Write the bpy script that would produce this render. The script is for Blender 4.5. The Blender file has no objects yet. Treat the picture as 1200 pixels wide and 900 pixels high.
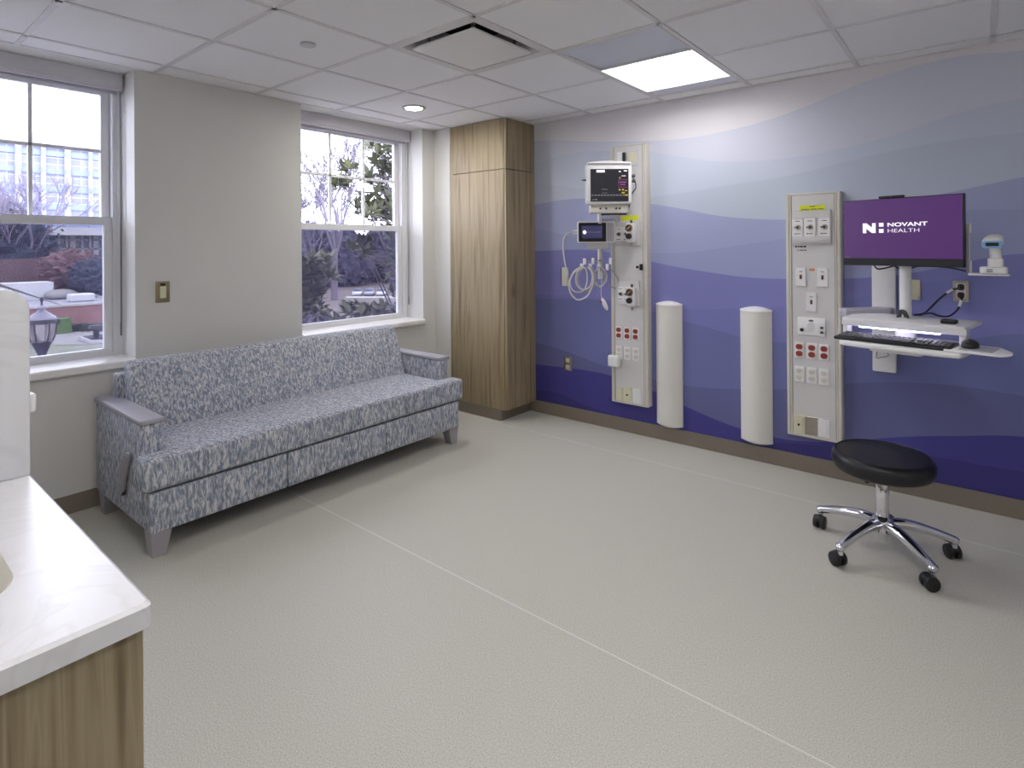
import bpy, bmesh, math, random
from mathutils import Matrix, Vector, noise
random.seed(7)
S = bpy.context.scene
COL = S.collection
PI = math.pi

# ------------------------------------------------------------------ camera
F, CX, CY = 663.885, 614.721, 286.961
YAW, PIT, ROL = -0.6756, 0.0025, -0.0072
EYE = Vector((0, 0, 1.411))
fw = Vector((math.sin(YAW)*math.cos(PIT), math.cos(YAW)*math.cos(PIT), math.sin(PIT)))
r0 = Vector((math.cos(YAW), -math.sin(YAW), 0)); u0 = r0.cross(fw)
RT = r0*math.cos(ROL) + u0*math.sin(ROL); UP = u0*math.cos(ROL) - r0*math.sin(ROL)
cd = bpy.data.cameras.new('camera'); cam = bpy.data.objects.new('camera', cd); COL.objects.link(cam)
cd.sensor_width = 36; cd.lens = F/1200*36; cd.shift_x = (600-CX)/1200; cd.shift_y = (CY-450)/1200
cd.clip_start = .05; cd.clip_end = 600
m = Matrix((( RT.x, UP.x, -fw.x, EYE.x), (RT.y, UP.y, -fw.y, EYE.y), (RT.z, UP.z, -fw.z, EYE.z), (0, 0, 0, 1)))
cam.matrix_world = m
S.camera = cam
S.view_settings.view_transform = 'Standard'; S.view_settings.look = 'None'
S.view_settings.gamma = 1; S.view_settings.use_curve_mapping = False
S.view_settings.exposure = 1.02

def at(px, py, X=None, Y=None, Z=None, D=None):
    """point of the place seen at a photo pixel, on the plane x=X, y=Y, z=Z or at depth D"""
    d = fw + RT*((px-CX)/F) - UP*((py-CY)/F)
    if D is not None: return EYE + d*D
    if X is not None: return EYE + d*((X-EYE.x)/d.x)
    if Y is not None: return EYE + d*((Y-EYE.y)/d.y)
    return EYE + d*((Z-EYE.z)/d.z)

# ------------------------------------------------------------------ materials
def lin(c):
    return tuple(((v/255)/12.92 if v/255 <= .04045 else ((v/255+.055)/1.055)**2.4) for v in c)
def newmat(name):
    M = bpy.data.materials.new(name); M.use_nodes = True
    nt = M.node_tree; return M, nt, nt.nodes['Principled BSDF']
def N(nt, typ, **kw):
    n = nt.nodes.new(typ)
    for k, v in kw.items():
        if k in n.inputs: n.inputs[k].default_value = v
        else: setattr(n, k, v)
    return n
def mat(name, rgb, rough=.5, metal=0, var=.03, nscale=30, bump=0, bscale=200, spec=.5, emit=None, es=0, coat=0):
    M, nt, b = newmat(name); L = nt.links
    c = lin(rgb)
    b.inputs['Roughness'].default_value = rough; b.inputs['Metallic'].default_value = metal
    b.inputs['Specular IOR Level'].default_value = spec
    if coat: b.inputs['Coat Weight'].default_value = coat
    tc = N(nt, 'ShaderNodeTexCoord')
    nz = N(nt, 'ShaderNodeTexNoise', Scale=nscale, Detail=3.0); L.new(tc.outputs['Object'], nz.inputs['Vector'])
    rp = N(nt, 'ShaderNodeValToRGB')
    rp.color_ramp.elements[0].color = tuple(max(0, v*(1-var)) for v in c)+(1,)
    rp.color_ramp.elements[1].color = tuple(min(1, v*(1+var)) for v in c)+(1,)
    rp.color_ramp.elements[0].position = .3; rp.color_ramp.elements[1].position = .7
    L.new(nz.outputs['Fac'], rp.inputs['Fac']); L.new(rp.outputs['Color'], b.inputs['Base Color'])
    if bump:
        n2 = N(nt, 'ShaderNodeTexNoise', Scale=bscale, Detail=4.0); L.new(tc.outputs['Object'], n2.inputs['Vector'])
        bp = N(nt, 'ShaderNodeBump', Strength=bump, Distance=.01); L.new(n2.outputs['Fac'], bp.inputs['Height'])
        L.new(bp.outputs['Normal'], b.inputs['Normal'])
    if emit:
        b.inputs['Emission Color'].default_value = lin(emit)+(1,); b.inputs['Emission Strength'].default_value = es
    return M
def emission(name, rgb, s):
    return mat(name, (230, 230, 230), .6, emit=rgb, es=s)

def ramp_mat(name, stops, scale, detail=3, rough=.6, nscale=1, distort=0, interp='LINEAR', bump=0, spec=.4):
    """noise stretched by scale=(x,y,z) in object space, mapped through colour stops"""
    M, nt, b = newmat(name); L = nt.links
    tc = N(nt, 'ShaderNodeTexCoord'); mp = N(nt, 'ShaderNodeMapping'); mp.inputs['Scale'].default_value = scale
    L.new(tc.outputs['Object'], mp.inputs['Vector'])
    nz = N(nt, 'ShaderNodeTexNoise', Scale=nscale, Detail=detail, Distortion=distort); L.new(mp.outputs[0], nz.inputs['Vector'])
    rp = N(nt, 'ShaderNodeValToRGB'); e = rp.color_ramp.elements; rp.color_ramp.interpolation = interp
    while len(e) < len(stops): e.new(.5)
    for k, (p, c) in enumerate(stops): e[k].position = p; e[k].color = lin(c)+(1,)
    L.new(nz.outputs['Fac'], rp.inputs['Fac']); L.new(rp.outputs['Color'], b.inputs['Base Color'])
    b.inputs['Roughness'].default_value = rough; b.inputs['Specular IOR Level'].default_value = spec
    if bump:
        bp = N(nt, 'ShaderNodeBump', Strength=bump, Distance=.004); L.new(nz.outputs['Fac'], bp.inputs['Height'])
        L.new(bp.outputs['Normal'], b.inputs['Normal'])
    return M

MAT = {}
MAT['paint'] = mat('greige_wall_paint', (216, 215, 212), .7, var=.012, nscale=3, bump=.04, bscale=350)
MAT['ceil'] = mat('white_ceiling_tile', (242, 241, 243), .85, var=.02, nscale=120, bump=.15, bscale=260)
MAT['tbar'] = mat('white_metal_grid', (222, 220, 221), .5)
MAT['trim_white'] = mat('white_window_paint', (226, 226, 230), .4, var=.01)
MAT['sill'] = mat('white_solid_sill', (232, 231, 230), .3, var=.01)
MAT['base'] = mat('taupe_vinyl_base', (128, 118, 106), .45, var=.02)
MAT['shade'] = mat('grey_shade_cassette', (206, 205, 211), .5, var=.01)
MAT['cord'] = mat('grey_cord', (128, 126, 132), .6)
MAT['chrome'] = mat('chrome', (225, 225, 230), .08, 1, var=.01)
MAT['steel'] = mat('brushed_steel', (170, 165, 155), .35, 1, var=.05)
MAT['brass'] = mat('antique_bronze_plate', (150, 140, 112), .35, .8, var=.06)
MAT['black'] = mat('black_plastic', (26, 26, 29), .42, var=.05)
MAT['vinyl'] = mat('black_vinyl', (22, 21, 26), .38, var=.08, bump=.05, bscale=600)
MAT['darkgrey'] = mat('dark_grey_plastic', (74, 74, 78), .5)
MAT['grey'] = mat('grey_plastic', (170, 168, 178), .45, var=.01)
MAT['leg'] = mat('grey_leg_plastic', (160, 157, 163), .45, var=.015)
MAT['cream'] = mat('cream_panel', (216, 213, 204), .42, var=.01)
MAT['panelgrey'] = mat('pale_grey_panel', (208, 206, 206), .45, var=.01)
MAT['alum'] = mat('cream_aluminium_edge', (212, 208, 198), .4, .1, var=.02)
MAT['white'] = mat('white_plastic', (232, 231, 232), .38, var=.008)
MAT['guard'] = mat('off_white_bumper', (226, 224, 218), .4, var=.006)
MAT['ivory'] = mat('ivory_plate', (216, 212, 184), .4, var=.01)
MAT['red'] = mat('red_receptacle', (150, 56, 40), .45, var=.05)
MAT['brown'] = mat('brown_receptacle', (88, 44, 34), .4, var=.05)
MAT['yellow'] = mat('yellow_label', (216, 222, 40), .55, var=.03)
MAT['orange'] = mat('orange_label', (205, 130, 80), .55)
MAT['blue'] = mat('blue_grip', (136, 182, 228), .4)
MAT['teal'] = mat('teal_connector', (70, 110, 120), .4)
MAT['cable'] = mat('pale_grey_cable', (206, 204, 202), .45)
MAT['cable2'] = mat('mid_grey_cable', (160, 160, 162), .45)
MAT['purple'] = mat('purple_screen', (30, 16, 40), .35, emit=(82, 42, 106), es=.40)
MAT['scrwhite'] = mat('white_pixels', (200, 200, 200), .4, emit=(250, 248, 252), es=.46)
MAT['scrdark'] = mat('dark_screen', (34, 34, 38), .25, emit=(60, 58, 66), es=.13)
MAT['scrdim'] = mat('dim_pixels', (60, 60, 64), .4, emit=(150, 150, 160), es=.26)
MAT['scrblue'] = mat('blue_pixels', (50, 48, 84), .35, emit=(70, 66, 112), es=.24)
MAT['scryel'] = mat('yellow_pixels', (120, 110, 20), .4, emit=(220, 200, 40), es=.3)
MAT['scrmag'] = mat('magenta_pixels', (90, 30, 90), .4, emit=(150, 70, 150), es=.3)
MAT['void'] = mat('dark_plenum', (30, 30, 32), .8)
MAT['conegrey'] = mat('grey_diffuser_cone', (120, 120, 122), .5)
MAT['reflector'] = mat('blue_grey_reflector', (214, 217, 230), .45, var=.01)
MAT['well'] = mat('white_light_well', (240, 240, 240), .5, var=.005)
MAT['lens'] = emission('troffer_lens', (255, 252, 250), 9.5)
MAT['lens_dim'] = emission('troffer_lens_wall_side', (255, 252, 250), 6.5)
MAT['downlens'] = emission('downlight_lens', (255, 250, 242), 140.0)
MAT['led'] = emission('led_strip', (225, 222, 255), 9.0)
MAT['solid'] = ramp_mat('veined_white_solid_surface', [(0, (214, 214, 217)), (.46, (222, 222, 226)), (.5, (216, 216, 219)), (.54, (223, 223, 227)), (1, (226, 226, 230))], (2.2, 2.2, 2.2), 2, .28, 1.6, 2.5)
MAT['basin'] = mat('white_basin', (214, 210, 200), .3, var=.01)
MAT['wood'] = ramp_mat('light_wood_laminate', [(.28, (118, 102, 76)), (.42, (148, 132, 103)), (.52, (166, 150, 121)), (.62, (152, 136, 106)), (.75, (128, 112, 84))], (34, 34, 1.1), 4, .45, 1, .6)
MAT['wood2'] = ramp_mat('brown_wood_laminate', [(.28, (112, 98, 74)), (.4, (138, 124, 97)), (.5, (160, 147, 120)), (.6, (142, 128, 101)), (.74, (118, 104, 79))], (26, 26, 1.3), 4, .42, 1, 1.2)

def fabric():
    M, nt, b = newmat('mottled_blue_grey_upholstery'); L = nt.links
    tc = N(nt, 'ShaderNodeTexCoord'); mp = N(nt, 'ShaderNodeMapping'); mp.inputs['Scale'].default_value = (100, 100, 25)
    L.new(tc.outputs['Object'], mp.inputs['Vector'])
    nz = N(nt, 'ShaderNodeTexNoise', Scale=1.0, Detail=2.5, Distortion=.8, Roughness=.55); L.new(mp.outputs[0], nz.inputs['Vector'])
    rp = N(nt, 'ShaderNodeValToRGB'); e = rp.color_ramp.elements
    st = [(.34, (120, 129, 148)), (.43, (141, 149, 165)), (.50, (164, 169, 182)), (.55, (190, 192, 198)), (.64, (214, 213, 215))]
    while len(e) < len(st): e.new(.5)
    for k, (p, c) in enumerate(st): e[k].position = p; e[k].color = lin(c)+(1,)
    L.new(nz.outputs['Fac'], rp.inputs['Fac']); L.new(rp.outputs['Color'], b.inputs['Base Color'])
    b.inputs['Roughness'].default_value = .75; b.inputs['Specular IOR Level'].default_value = .25
    n2 = N(nt, 'ShaderNodeTexNoise', Scale=420.0, Detail=2.0); L.new(tc.outputs['Object'], n2.inputs['Vector'])
    bp = N(nt, 'ShaderNodeBump', Strength=.12, Distance=.004); L.new(n2.outputs['Fac'], bp.inputs['Height']); L.new(bp.outputs['Normal'], b.inputs['Normal'])
    return M
MAT['fabric'] = fabric()

def floor_mat():
    M, nt, b = newmat('speckled_sheet_vinyl'); L = nt.links
    tc = N(nt, 'ShaderNodeTexCoord')
    n1 = N(nt, 'ShaderNodeTexNoise', Scale=230.0, Detail=3.0, Roughness=.75); L.new(tc.outputs['Object'], n1.inputs['Vector'])
    rp = N(nt, 'ShaderNodeValToRGB'); e = rp.color_ramp.elements
    st = [(.30, (152, 150, 140)), (.45, (189, 187, 177)), (.57, (203, 201, 191)), (.72, (224, 222, 213))]
    while len(e) < len(st): e.new(.5)
    for k, (p, c) in enumerate(st): e[k].position = p; e[k].color = lin(c)+(1,)
    L.new(n1.outputs['Fac'], rp.inputs['Fac'])
    sp = N(nt, 'ShaderNodeSeparateXYZ'); L.new(tc.outputs['Object'], sp.inputs[0])
    col = rp.outputs['Color']
    for y in (1.71, 3.40):
        cmpn = N(nt, 'ShaderNodeMath', operation='COMPARE'); cmpn.inputs[1].default_value = y; cmpn.inputs[2].default_value = .0028
        L.new(sp.outputs['Y'], cmpn.inputs[0])
        mx = N(nt, 'ShaderNodeMix', data_type='RGBA'); L.new(cmpn.outputs[0], mx.inputs['Factor'])
        L.new(col, mx.inputs['A']); mx.inputs['B'].default_value = lin((218, 218, 215))+(1,); col = mx.outputs['Result']
    L.new(col, b.inputs['Base Color']); b.inputs['Roughness'].default_value = .5; b.inputs['Specular IOR Level'].default_value = .3
    return M
MAT['floor'] = floor_mat()

def mural_mat():
    """wavy painted bands: each boundary is a curve of height over the wall's length"""
    B = {
    'B1': [(-2.922, 2.308), (-2.332, 2.229), (-1.893, 2.182), (-1.63, 2.165), (-1.328, 2.178), (-1.053, 2.214), (-0.802, 2.273), (-0.571, 2.344), (-0.319, 2.394), (-0.071, 2.413), (0.187, 2.388)],
    'B2': [(-2.923, 2.13), (-2.532, 2.165), (-2.24, 2.145), (-1.894, 2.1), (-1.631, 2.035), (-1.406, 1.983), (-1.19, 1.961), (-0.952, 1.955), (-0.868, 1.96), (-0.574, 1.991), (-0.362, 2.032), (-0.165, 2.088), (0.016, 2.129), (0.185, 2.149)],
    'B3': [(-2.925, 1.938), (-2.335, 1.84), (-1.897, 1.773), (-1.633, 1.781), (-1.331, 1.811), (-0.953, 1.842), (-0.575, 1.907), (-0.262, 1.955), (0.015, 1.972), (0.184, 1.972)],
    'B4': [(-2.908, 1.77), (-2.704, 1.788), (-2.454, 1.79), (-2.243, 1.775), (-1.897, 1.72), (-1.634, 1.667), (-1.409, 1.615), (-1.193, 1.584), (-0.955, 1.57), (-0.577, 1.602), (-0.324, 1.649), (-0.112, 1.688), (0.055, 1.721), (0.182, 1.744)],
    'B5': [(-2.91, 1.552), (-2.539, 1.474), (-2.247, 1.397), (-1.9, 1.358), (-1.637, 1.358), (-1.41, 1.382), (-1.194, 1.415), (-0.956, 1.45), (-0.577, 1.531), (-0.285, 1.58), (-0.033, 1.587), (0.181, 1.582)],
    'B6': [(-2.912, 1.371), (-2.539, 1.381), (-2.247, 1.364), (-1.901, 1.295), (-1.638, 1.249), (-1.412, 1.219), (-1.196, 1.196), (-0.958, 1.192), (-0.638, 1.204), (-0.489, 1.216), (-0.248, 1.256), (-0.021, 1.32), (0.18, 1.356)],
    'B6b': [(-2.915, 1.0), (-2.25, 0.999), (-1.904, 0.955), (-1.627, 0.96), (-1.236, 0.99), (-1.027, 1.006), (-0.625, 1.074), (-0.172, 1.202), (0.179, 1.265)],
    'B7': [(-2.916, 0.965), (-2.543, 0.985), (-2.25, 0.985), (-1.904, 0.93), (-1.634, 0.875), (-1.415, 0.833), (-1.243, 0.8), (-1.028, 0.788), (-0.962, 0.786), (-0.583, 0.794), (-0.33, 0.835), (-0.056, 0.896), (0.177, 0.949)],
    'B9': [(-2.919, 0.584), (-2.715, 0.559), (-2.547, 0.529), (-2.232, 0.466), (-1.908, 0.432), (-1.638, 0.42), (-1.418, 0.43), (-1.246, 0.451), (-0.964, 0.494), (-0.638, 0.574), (-0.332, 0.628), (-0.102, 0.643), (0.175, 0.632)],
    'B10': [(-2.921, 0.403), (-2.717, 0.411), (-2.507, 0.417), (-2.232, 0.406), (-1.909, 0.35), (-1.639, 0.276), (-1.42, 0.22), (-1.248, 0.189), (-1.033, 0.174), (-0.867, 0.184), (-0.632, 0.233), (-0.334, 0.32), (-0.104, 0.372), (0.173, 0.424)],
    'B11': [(-2.923, 0.189), (-2.719, 0.192), (-2.55, 0.156), (-2.429, 0.135), (-2.198, 0.103), (-1.647, 0.063), (-1.288, 0.1), (-1.038, 0.14), (-0.867, 0.165), (-0.588, 0.197), (-0.335, 0.228), (-0.141, 0.241), (0.003, 0.24), (0.172, 0.246)]}
    top = (224, 221, 227)
    under = dict(B1=(206, 209, 225), B2=(197, 204, 222), B3=(190, 198, 216), B4=(166, 171, 208), B5=(158, 164, 203), B6=(130, 131, 190),
                 B6b=(125, 127, 186), B7=(114, 119, 171), B9=(104, 107, 154), B10=(72, 69, 140), B11=(64, 60, 124))
    M, nt, b = newmat('painted_wave_mural'); L = nt.links
    tc = N(nt, 'ShaderNodeTexCoord'); sp = N(nt, 'ShaderNodeSeparateXYZ'); L.new(tc.outputs['Object'], sp.inputs[0])
    mr = N(nt, 'ShaderNodeMapRange'); mr.inputs[1].default_value = -4; mr.inputs[2].default_value = 2
    L.new(sp.outputs['X'], mr.inputs[0])
    mz = N(nt, 'ShaderNodeMath', operation='DIVIDE'); L.new(sp.outputs['Z'], mz.inputs[0]); mz.inputs[1].default_value = 3.0
    rgb = N(nt, 'ShaderNodeRGB'); rgb.outputs[0].default_value = lin(top)+(1,); col = rgb.outputs[0]
    for k, pts in B.items():
        fc = N(nt, 'ShaderNodeFloatCurve'); cv = fc.mapping.curves[0]
        P = [(-4, pts[0][1])] + pts + [(.8, pts[-1][1]), (2, pts[-1][1]-.1)]
        Q = [((x+4)/6, z/3) for x, z in P]
        cv.points[0].location = Q[0]; cv.points[1].location = Q[-1]
        for q in Q[1:-1]: cv.points.new(*q)
        fc.mapping.update()
        L.new(mr.outputs[0], fc.inputs['Value'])
        lt = N(nt, 'ShaderNodeMath', operation='LESS_THAN'); L.new(mz.outputs[0], lt.inputs[0]); L.new(fc.outputs[0], lt.inputs[1])
        mx = N(nt, 'ShaderNodeMix', data_type='RGBA'); L.new(lt.outputs[0], mx.inputs['Factor']); L.new(col, mx.inputs['A'])
        mx.inputs['B'].default_value = lin(under[k])+(1,); col = mx.outputs['Result']
    L.new(col, b.inputs['Base Color']); b.inputs['Roughness'].default_value = .6; b.inputs['Specular IOR Level'].default_value = .25
    return M
MAT['mural'] = mural_mat()

def glass_mat(name, tint, refl):
    M = bpy.data.materials.new(name); M.use_nodes = True; nt = M.node_tree; L = nt.links; nt.nodes.clear()
    out = N(nt, 'ShaderNodeOutputMaterial'); tr = N(nt, 'ShaderNodeBsdfTransparent'); tr.inputs['Color'].default_value = lin(tint)+(1,)
    gl = N(nt, 'ShaderNodeBsdfGlossy'); gl.inputs['Roughness'].default_value = .02
    fr = N(nt, 'ShaderNodeFresnel', IOR=1.3); mu = N(nt, 'ShaderNodeMath', operation='MULTIPLY'); mu.inputs[1].default_value = refl
    L.new(fr.outputs[0], mu.inputs[0])
    mx = N(nt, 'ShaderNodeMixShader'); L.new(mu.outputs[0], mx.inputs[0]); L.new(tr.outputs[0], mx.inputs[1]); L.new(gl.outputs[0], mx.inputs[2])
    L.new(mx.outputs[0], out.inputs[0]); return M
MAT['glass'] = glass_mat('window_glass', (250, 250, 253), .5)
def screen_mat():
    M = bpy.data.materials.new('insect_screen_mesh'); M.use_nodes = True; nt = M.node_tree; L = nt.links; nt.nodes.clear()
    out = N(nt, 'ShaderNodeOutputMaterial'); tr = N(nt, 'ShaderNodeBsdfTransparent'); df = N(nt, 'ShaderNodeBsdfDiffuse')
    df.inputs['Color'].default_value = lin((96, 94, 120))+(1,)
    mx = N(nt, 'ShaderNodeMixShader'); mx.inputs[0].default_value = .42
    L.new(tr.outputs[0], mx.inputs[1]); L.new(df.outputs[0], mx.inputs[2]); L.new(mx.outputs[0], out.inputs[0]); return M
MAT['screen'] = screen_mat()

# outdoors
MAT['lawn'] = ramp_mat('winter_grass', [(.3, (104, 116, 92)), (.6, (150, 152, 130)), (.8, (170, 166, 150))], (.5, .5, .5), 4, .9)
MAT['pave'] = mat('pale_pavement', (186, 182, 186), .8, var=.06, nscale=.6)
MAT['earth'] = mat('brown_leaf_ground', (128, 116, 112), .9, var=.15, nscale=.4)
MAT['curb'] = mat('light_concrete', (214, 212, 214), .8)
def brick_mat(name, c1, c2, mortar, scale=1.6):
    M, nt, b = newmat(name); L = nt.links
    tc = N(nt, 'ShaderNodeTexCoord'); sp = N(nt, 'ShaderNodeSeparateXYZ'); L.new(tc.outputs['Object'], sp.inputs[0])
    cb = N(nt, 'ShaderNodeCombineXYZ'); L.new(sp.outputs['Y'], cb.inputs['X']); L.new(sp.outputs['Z'], cb.inputs['Y'])
    br = N(nt, 'ShaderNodeTexBrick', Scale=scale); L.new(cb.outputs[0], br.inputs['Vector'])
    br.inputs['Color1'].default_value = lin(c1)+(1,); br.inputs['Color2'].default_value = lin(c2)+(1,); br.inputs['Mortar'].default_value = lin(mortar)+(1,)
    br.inputs['Mortar Size'].default_value = .012
    L.new(br.outputs['Color'], b.inputs['Base Color']); b.inputs['Roughness'].default_value = .85; return M
MAT['brick'] = brick_mat('red_brick', (160, 112, 114), (174, 126, 124), (180, 150, 148))
MAT['darkbrick'] = brick_mat('dark_purple_brick', (122, 92, 100), (134, 104, 110), (130, 106, 114))
def facade():
    M, nt, b = newmat('blue_glass_curtain_wall'); L = nt.links
    tc = N(nt, 'ShaderNodeTexCoord'); sp = N(nt, 'ShaderNodeSeparateXYZ'); L.new(tc.outputs['Object'], sp.inputs[0])
    cb = N(nt, 'ShaderNodeCombineXYZ'); L.new(sp.outputs['Y'], cb.inputs['X']); L.new(sp.outputs['Z'], cb.inputs['Y'])
    br = N(nt, 'ShaderNodeTexBrick', Scale=1.0, offset=0.0); L.new(cb.outputs[0], br.inputs['Vector'])
    br.inputs['Brick Width'].default_value = 1.7; br.inputs['Row Height'].default_value = 1.15
    br.inputs['Color1'].default_value = lin((148, 154, 224))+(1,); br.inputs['Color2'].default_value = lin((170, 176, 236))+(1,)
    br.inputs['Mortar'].default_value = lin((226, 230, 248))+(1,); br.inputs['Mortar Size'].default_value = .055
    L.new(br.outputs['Color'], b.inputs['Base Color']); b.inputs['Roughness'].default_value = .5; return M
MAT['facade'] = facade()
MAT['bwhite'] = mat('white_concrete', (236, 236, 244), .8, var=.02, nscale=.5)
MAT['spandrel'] = mat('blue_spandrel', (160, 174, 224), .6)
MAT['lowglass'] = mat('dark_blue_glazing', (86, 88, 132), .35, var=.2, nscale=.5)
MAT['roofgravel'] = mat('pale_flat_roof', (196, 194, 212), .8, var=.06, nscale=.5)
MAT['bark'] = mat('grey_purple_bark', (126, 116, 132), .9, var=.15, nscale=4)
MAT['twig'] = mat('grey_lilac_twigs', (140, 132, 152), .9, var=.1, nscale=2)
MAT['whitebark'] = mat('pale_trunk', (190, 172, 176), .9, var=.1, nscale=3)
MAT['hedge'] = ramp_mat('bright_hedge', [(.3, (74, 106, 58)), (.7, (122, 156, 84))], (3, 3, 3), 4, .9)
MAT['dkhedge'] = ramp_mat('dark_hedge', [(.3, (52, 62, 60)), (.7, (84, 96, 82))], (3, 3, 3), 4, .9)
MAT['evergreen'] = ramp_mat('blue_green_evergreen', [(.3, (60, 66, 92)), (.7, (98, 106, 128))], (1.2, 1.2, 1.2), 4, .9)
MAT['redshrub'] = ramp_mat('russet_shrub', [(.3, (118, 90, 100)), (.7, (156, 122, 126))], (1.2, 1.2, 1.2), 4, .9)
MAT['treeline'] = ramp_mat('hazy_purple_trees', [(.3, (92, 90, 122)), (.7, (128, 126, 154))], (.5, .5, .5), 5, .95)  # haze of distance is put into the tree colour
def leaf_mat():
    M, nt, b = newmat('magnolia_leaf'); L = nt.links
    tc = N(nt, 'ShaderNodeTexCoord'); nz = N(nt, 'ShaderNodeTexNoise', Scale=3.0, Detail=2.0); L.new(tc.outputs['Object'], nz.inputs['Vector'])
    rp = N(nt, 'ShaderNodeValToRGB'); e = rp.color_ramp.elements
    e[0].position = .3; e[0].color = lin((58, 66, 54))+(1,); e[1].position = .7; e[1].color = lin((118, 120, 82))+(1,)
    L.new(nz.outputs['Fac'], rp.inputs['Fac']); L.new(rp.outputs['Color'], b.inputs['Base Color']); b.inputs['Roughness'].default_value = .45; b.inputs['Specular IOR Level'].default_value = .35
    return M
MAT['leaf'] = leaf_mat()
MAT['lantern_glass'] = mat('clouded_lantern_glass', (196, 184, 190), .15, var=.35, nscale=5, coat=.6)
MAT['lantern_metal'] = mat('dark_lantern_metal', (70, 66, 86), .4, .3, var=.1)
MAT['lantern_cap'] = mat('pale_lantern_cap', (176, 172, 196), .4, .2, var=.08)
MAT['carwhite'] = mat('white_car_paint', (226, 226, 234), .3)
MAT['carsilver'] = mat('silver_car_paint', (176, 178, 196), .3)

# outdoor colours are darkened so the strengthened sky light does not overexpose them
ALB = dict(lawn=.42, pave=.30, earth=.42, curb=.4, brick=.42, darkbrick=.36, facade=.46, bwhite=.40, spandrel=.46, lowglass=.4, roofgravel=.32,
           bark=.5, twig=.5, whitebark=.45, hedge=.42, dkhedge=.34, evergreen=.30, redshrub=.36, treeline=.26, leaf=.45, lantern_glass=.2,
           lantern_metal=.16, lantern_cap=.3, carwhite=.55, carsilver=.45)
for k_, f_ in ALB.items():
    for n_ in MAT[k_].node_tree.nodes:
        if n_.type == 'VALTORGB':
            for e_ in n_.color_ramp.elements: e_.color = (e_.color[0]*f_, e_.color[1]*f_, e_.color[2]*f_, 1)
        if n_.type == 'TEX_BRICK':
            for q_ in ('Color1', 'Color2', 'Mortar'):
                c_ = n_.inputs[q_].default_value; n_.inputs[q_].default_value = (c_[0]*f_, c_[1]*f_, c_[2]*f_, 1)

# ------------------------------------------------------------------ mesh helpers
def absorb(bm, t, M=None):
    if M is not None: t.transform(M)
    me = bpy.data.meshes.new('tmp'); t.to_mesh(me); t.free(); bm.from_mesh(me); bpy.data.meshes.remove(me); return bm
def box(bm, x0, x1, y0, y1, z0, z1, b=0, seg=2, M=None):
    t = bmesh.new(); bmesh.ops.create_cube(t, size=1)
    x0, x1 = sorted((x0, x1)); y0, y1 = sorted((y0, y1)); z0, z1 = sorted((z0, z1))
    for v in t.verts: v.co = Vector((x0+(v.co.x+.5)*(x1-x0), y0+(v.co.y+.5)*(y1-y0), z0+(v.co.z+.5)*(z1-z0)))
    if b: bmesh.ops.bevel(t, geom=list(t.edges), offset=b, segments=seg, affect='EDGES', profile=.5)
    return absorb(bm, t, M)
def basis(a, b):
    d = (Vector(b)-Vector(a)).normalized(); q = d.to_track_quat('Z', 'Y').to_matrix().to_4x4()
    return Matrix.Translation(a) @ q, (Vector(b)-Vector(a)).length
def cyl(bm, a, b, r, r2=None, seg=24, bev=0, M=None):
    Mx, L = basis(a, b); t = bmesh.new()
    bmesh.ops.create_cone(t, cap_ends=True, segments=seg, radius1=r, radius2=r if r2 is None else r2, depth=L)
    t.transform(Matrix.Translation((0, 0, L/2)))
    if bev:
        ed = [e for e in t.edges if len(e.link_faces) == 2 and e.calc_face_angle() > .8]
        bmesh.ops.bevel(t, geom=ed, offset=bev, segments=2, affect='EDGES', profile=.5)
    t.transform(Mx); return absorb(bm, t, M)
def ball(bm, c, r, sc=(1, 1, 1), sub=2, M=None):
    t = bmesh.new(); bmesh.ops.create_icosphere(t, subdivisions=sub, radius=r)
    t.transform(Matrix.Translation(c) @ Matrix.Diagonal((*sc, 1))); return absorb(bm, t, M)
def smooth_pts(P, n=6):
    P = [Vector(p) for p in P]
    if len(P) < 3: return P
    out = []
    for i in range(len(P)-1):
        p0, p1, p2, p3 = P[max(i-1, 0)], P[i], P[i+1], P[min(i+2, len(P)-1)]
        for k in range(n):
            t = k/n
            out.append(.5*((2*p1)+(p2-p0)*t+(2*p0-5*p1+4*p2-p3)*t*t+(3*p1-p0-3*p2+p3)*t**3))
    return out+[P[-1]]
def tube(bm, P, r, seg=8, n=6, M=None, r1=None, squash=None):
    P = smooth_pts(P, n); t = bmesh.new(); rings = []
    N_ = len(P)
    prev = None
    for i, p in enumerate(P):
        d = (P[min(i+1, N_-1)]-P[max(i-1, 0)]).normalized()
        if prev is None:
            a = d.cross(Vector((0, 0, 1)));
            if a.length < .1: a = d.cross(Vector((1, 0, 0)))
            a.normalize()
        else: a = (prev-d*prev.dot(d)).normalized()
        prev = a; b_ = d.cross(a)
        rr = r if r1 is None else r+(r1-r)*i/(N_-1)
        sq = squash or 1
        rings.append([t.verts.new(p+a*rr*math.cos(2*PI*k/seg)+b_*rr*sq*math.sin(2*PI*k/seg)) for k in range(seg)])
    for A, B in zip(rings, rings[1:]):
        for k in range(seg): t.faces.new((A[k], A[(k+1) % seg], B[(k+1) % seg], B[k]))
    t.faces.new(rings[0][::-1]); t.faces.new(rings[-1])
    bmesh.ops.recalc_face_normals(t, faces=t.faces); return absorb(bm, t, M)
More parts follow.
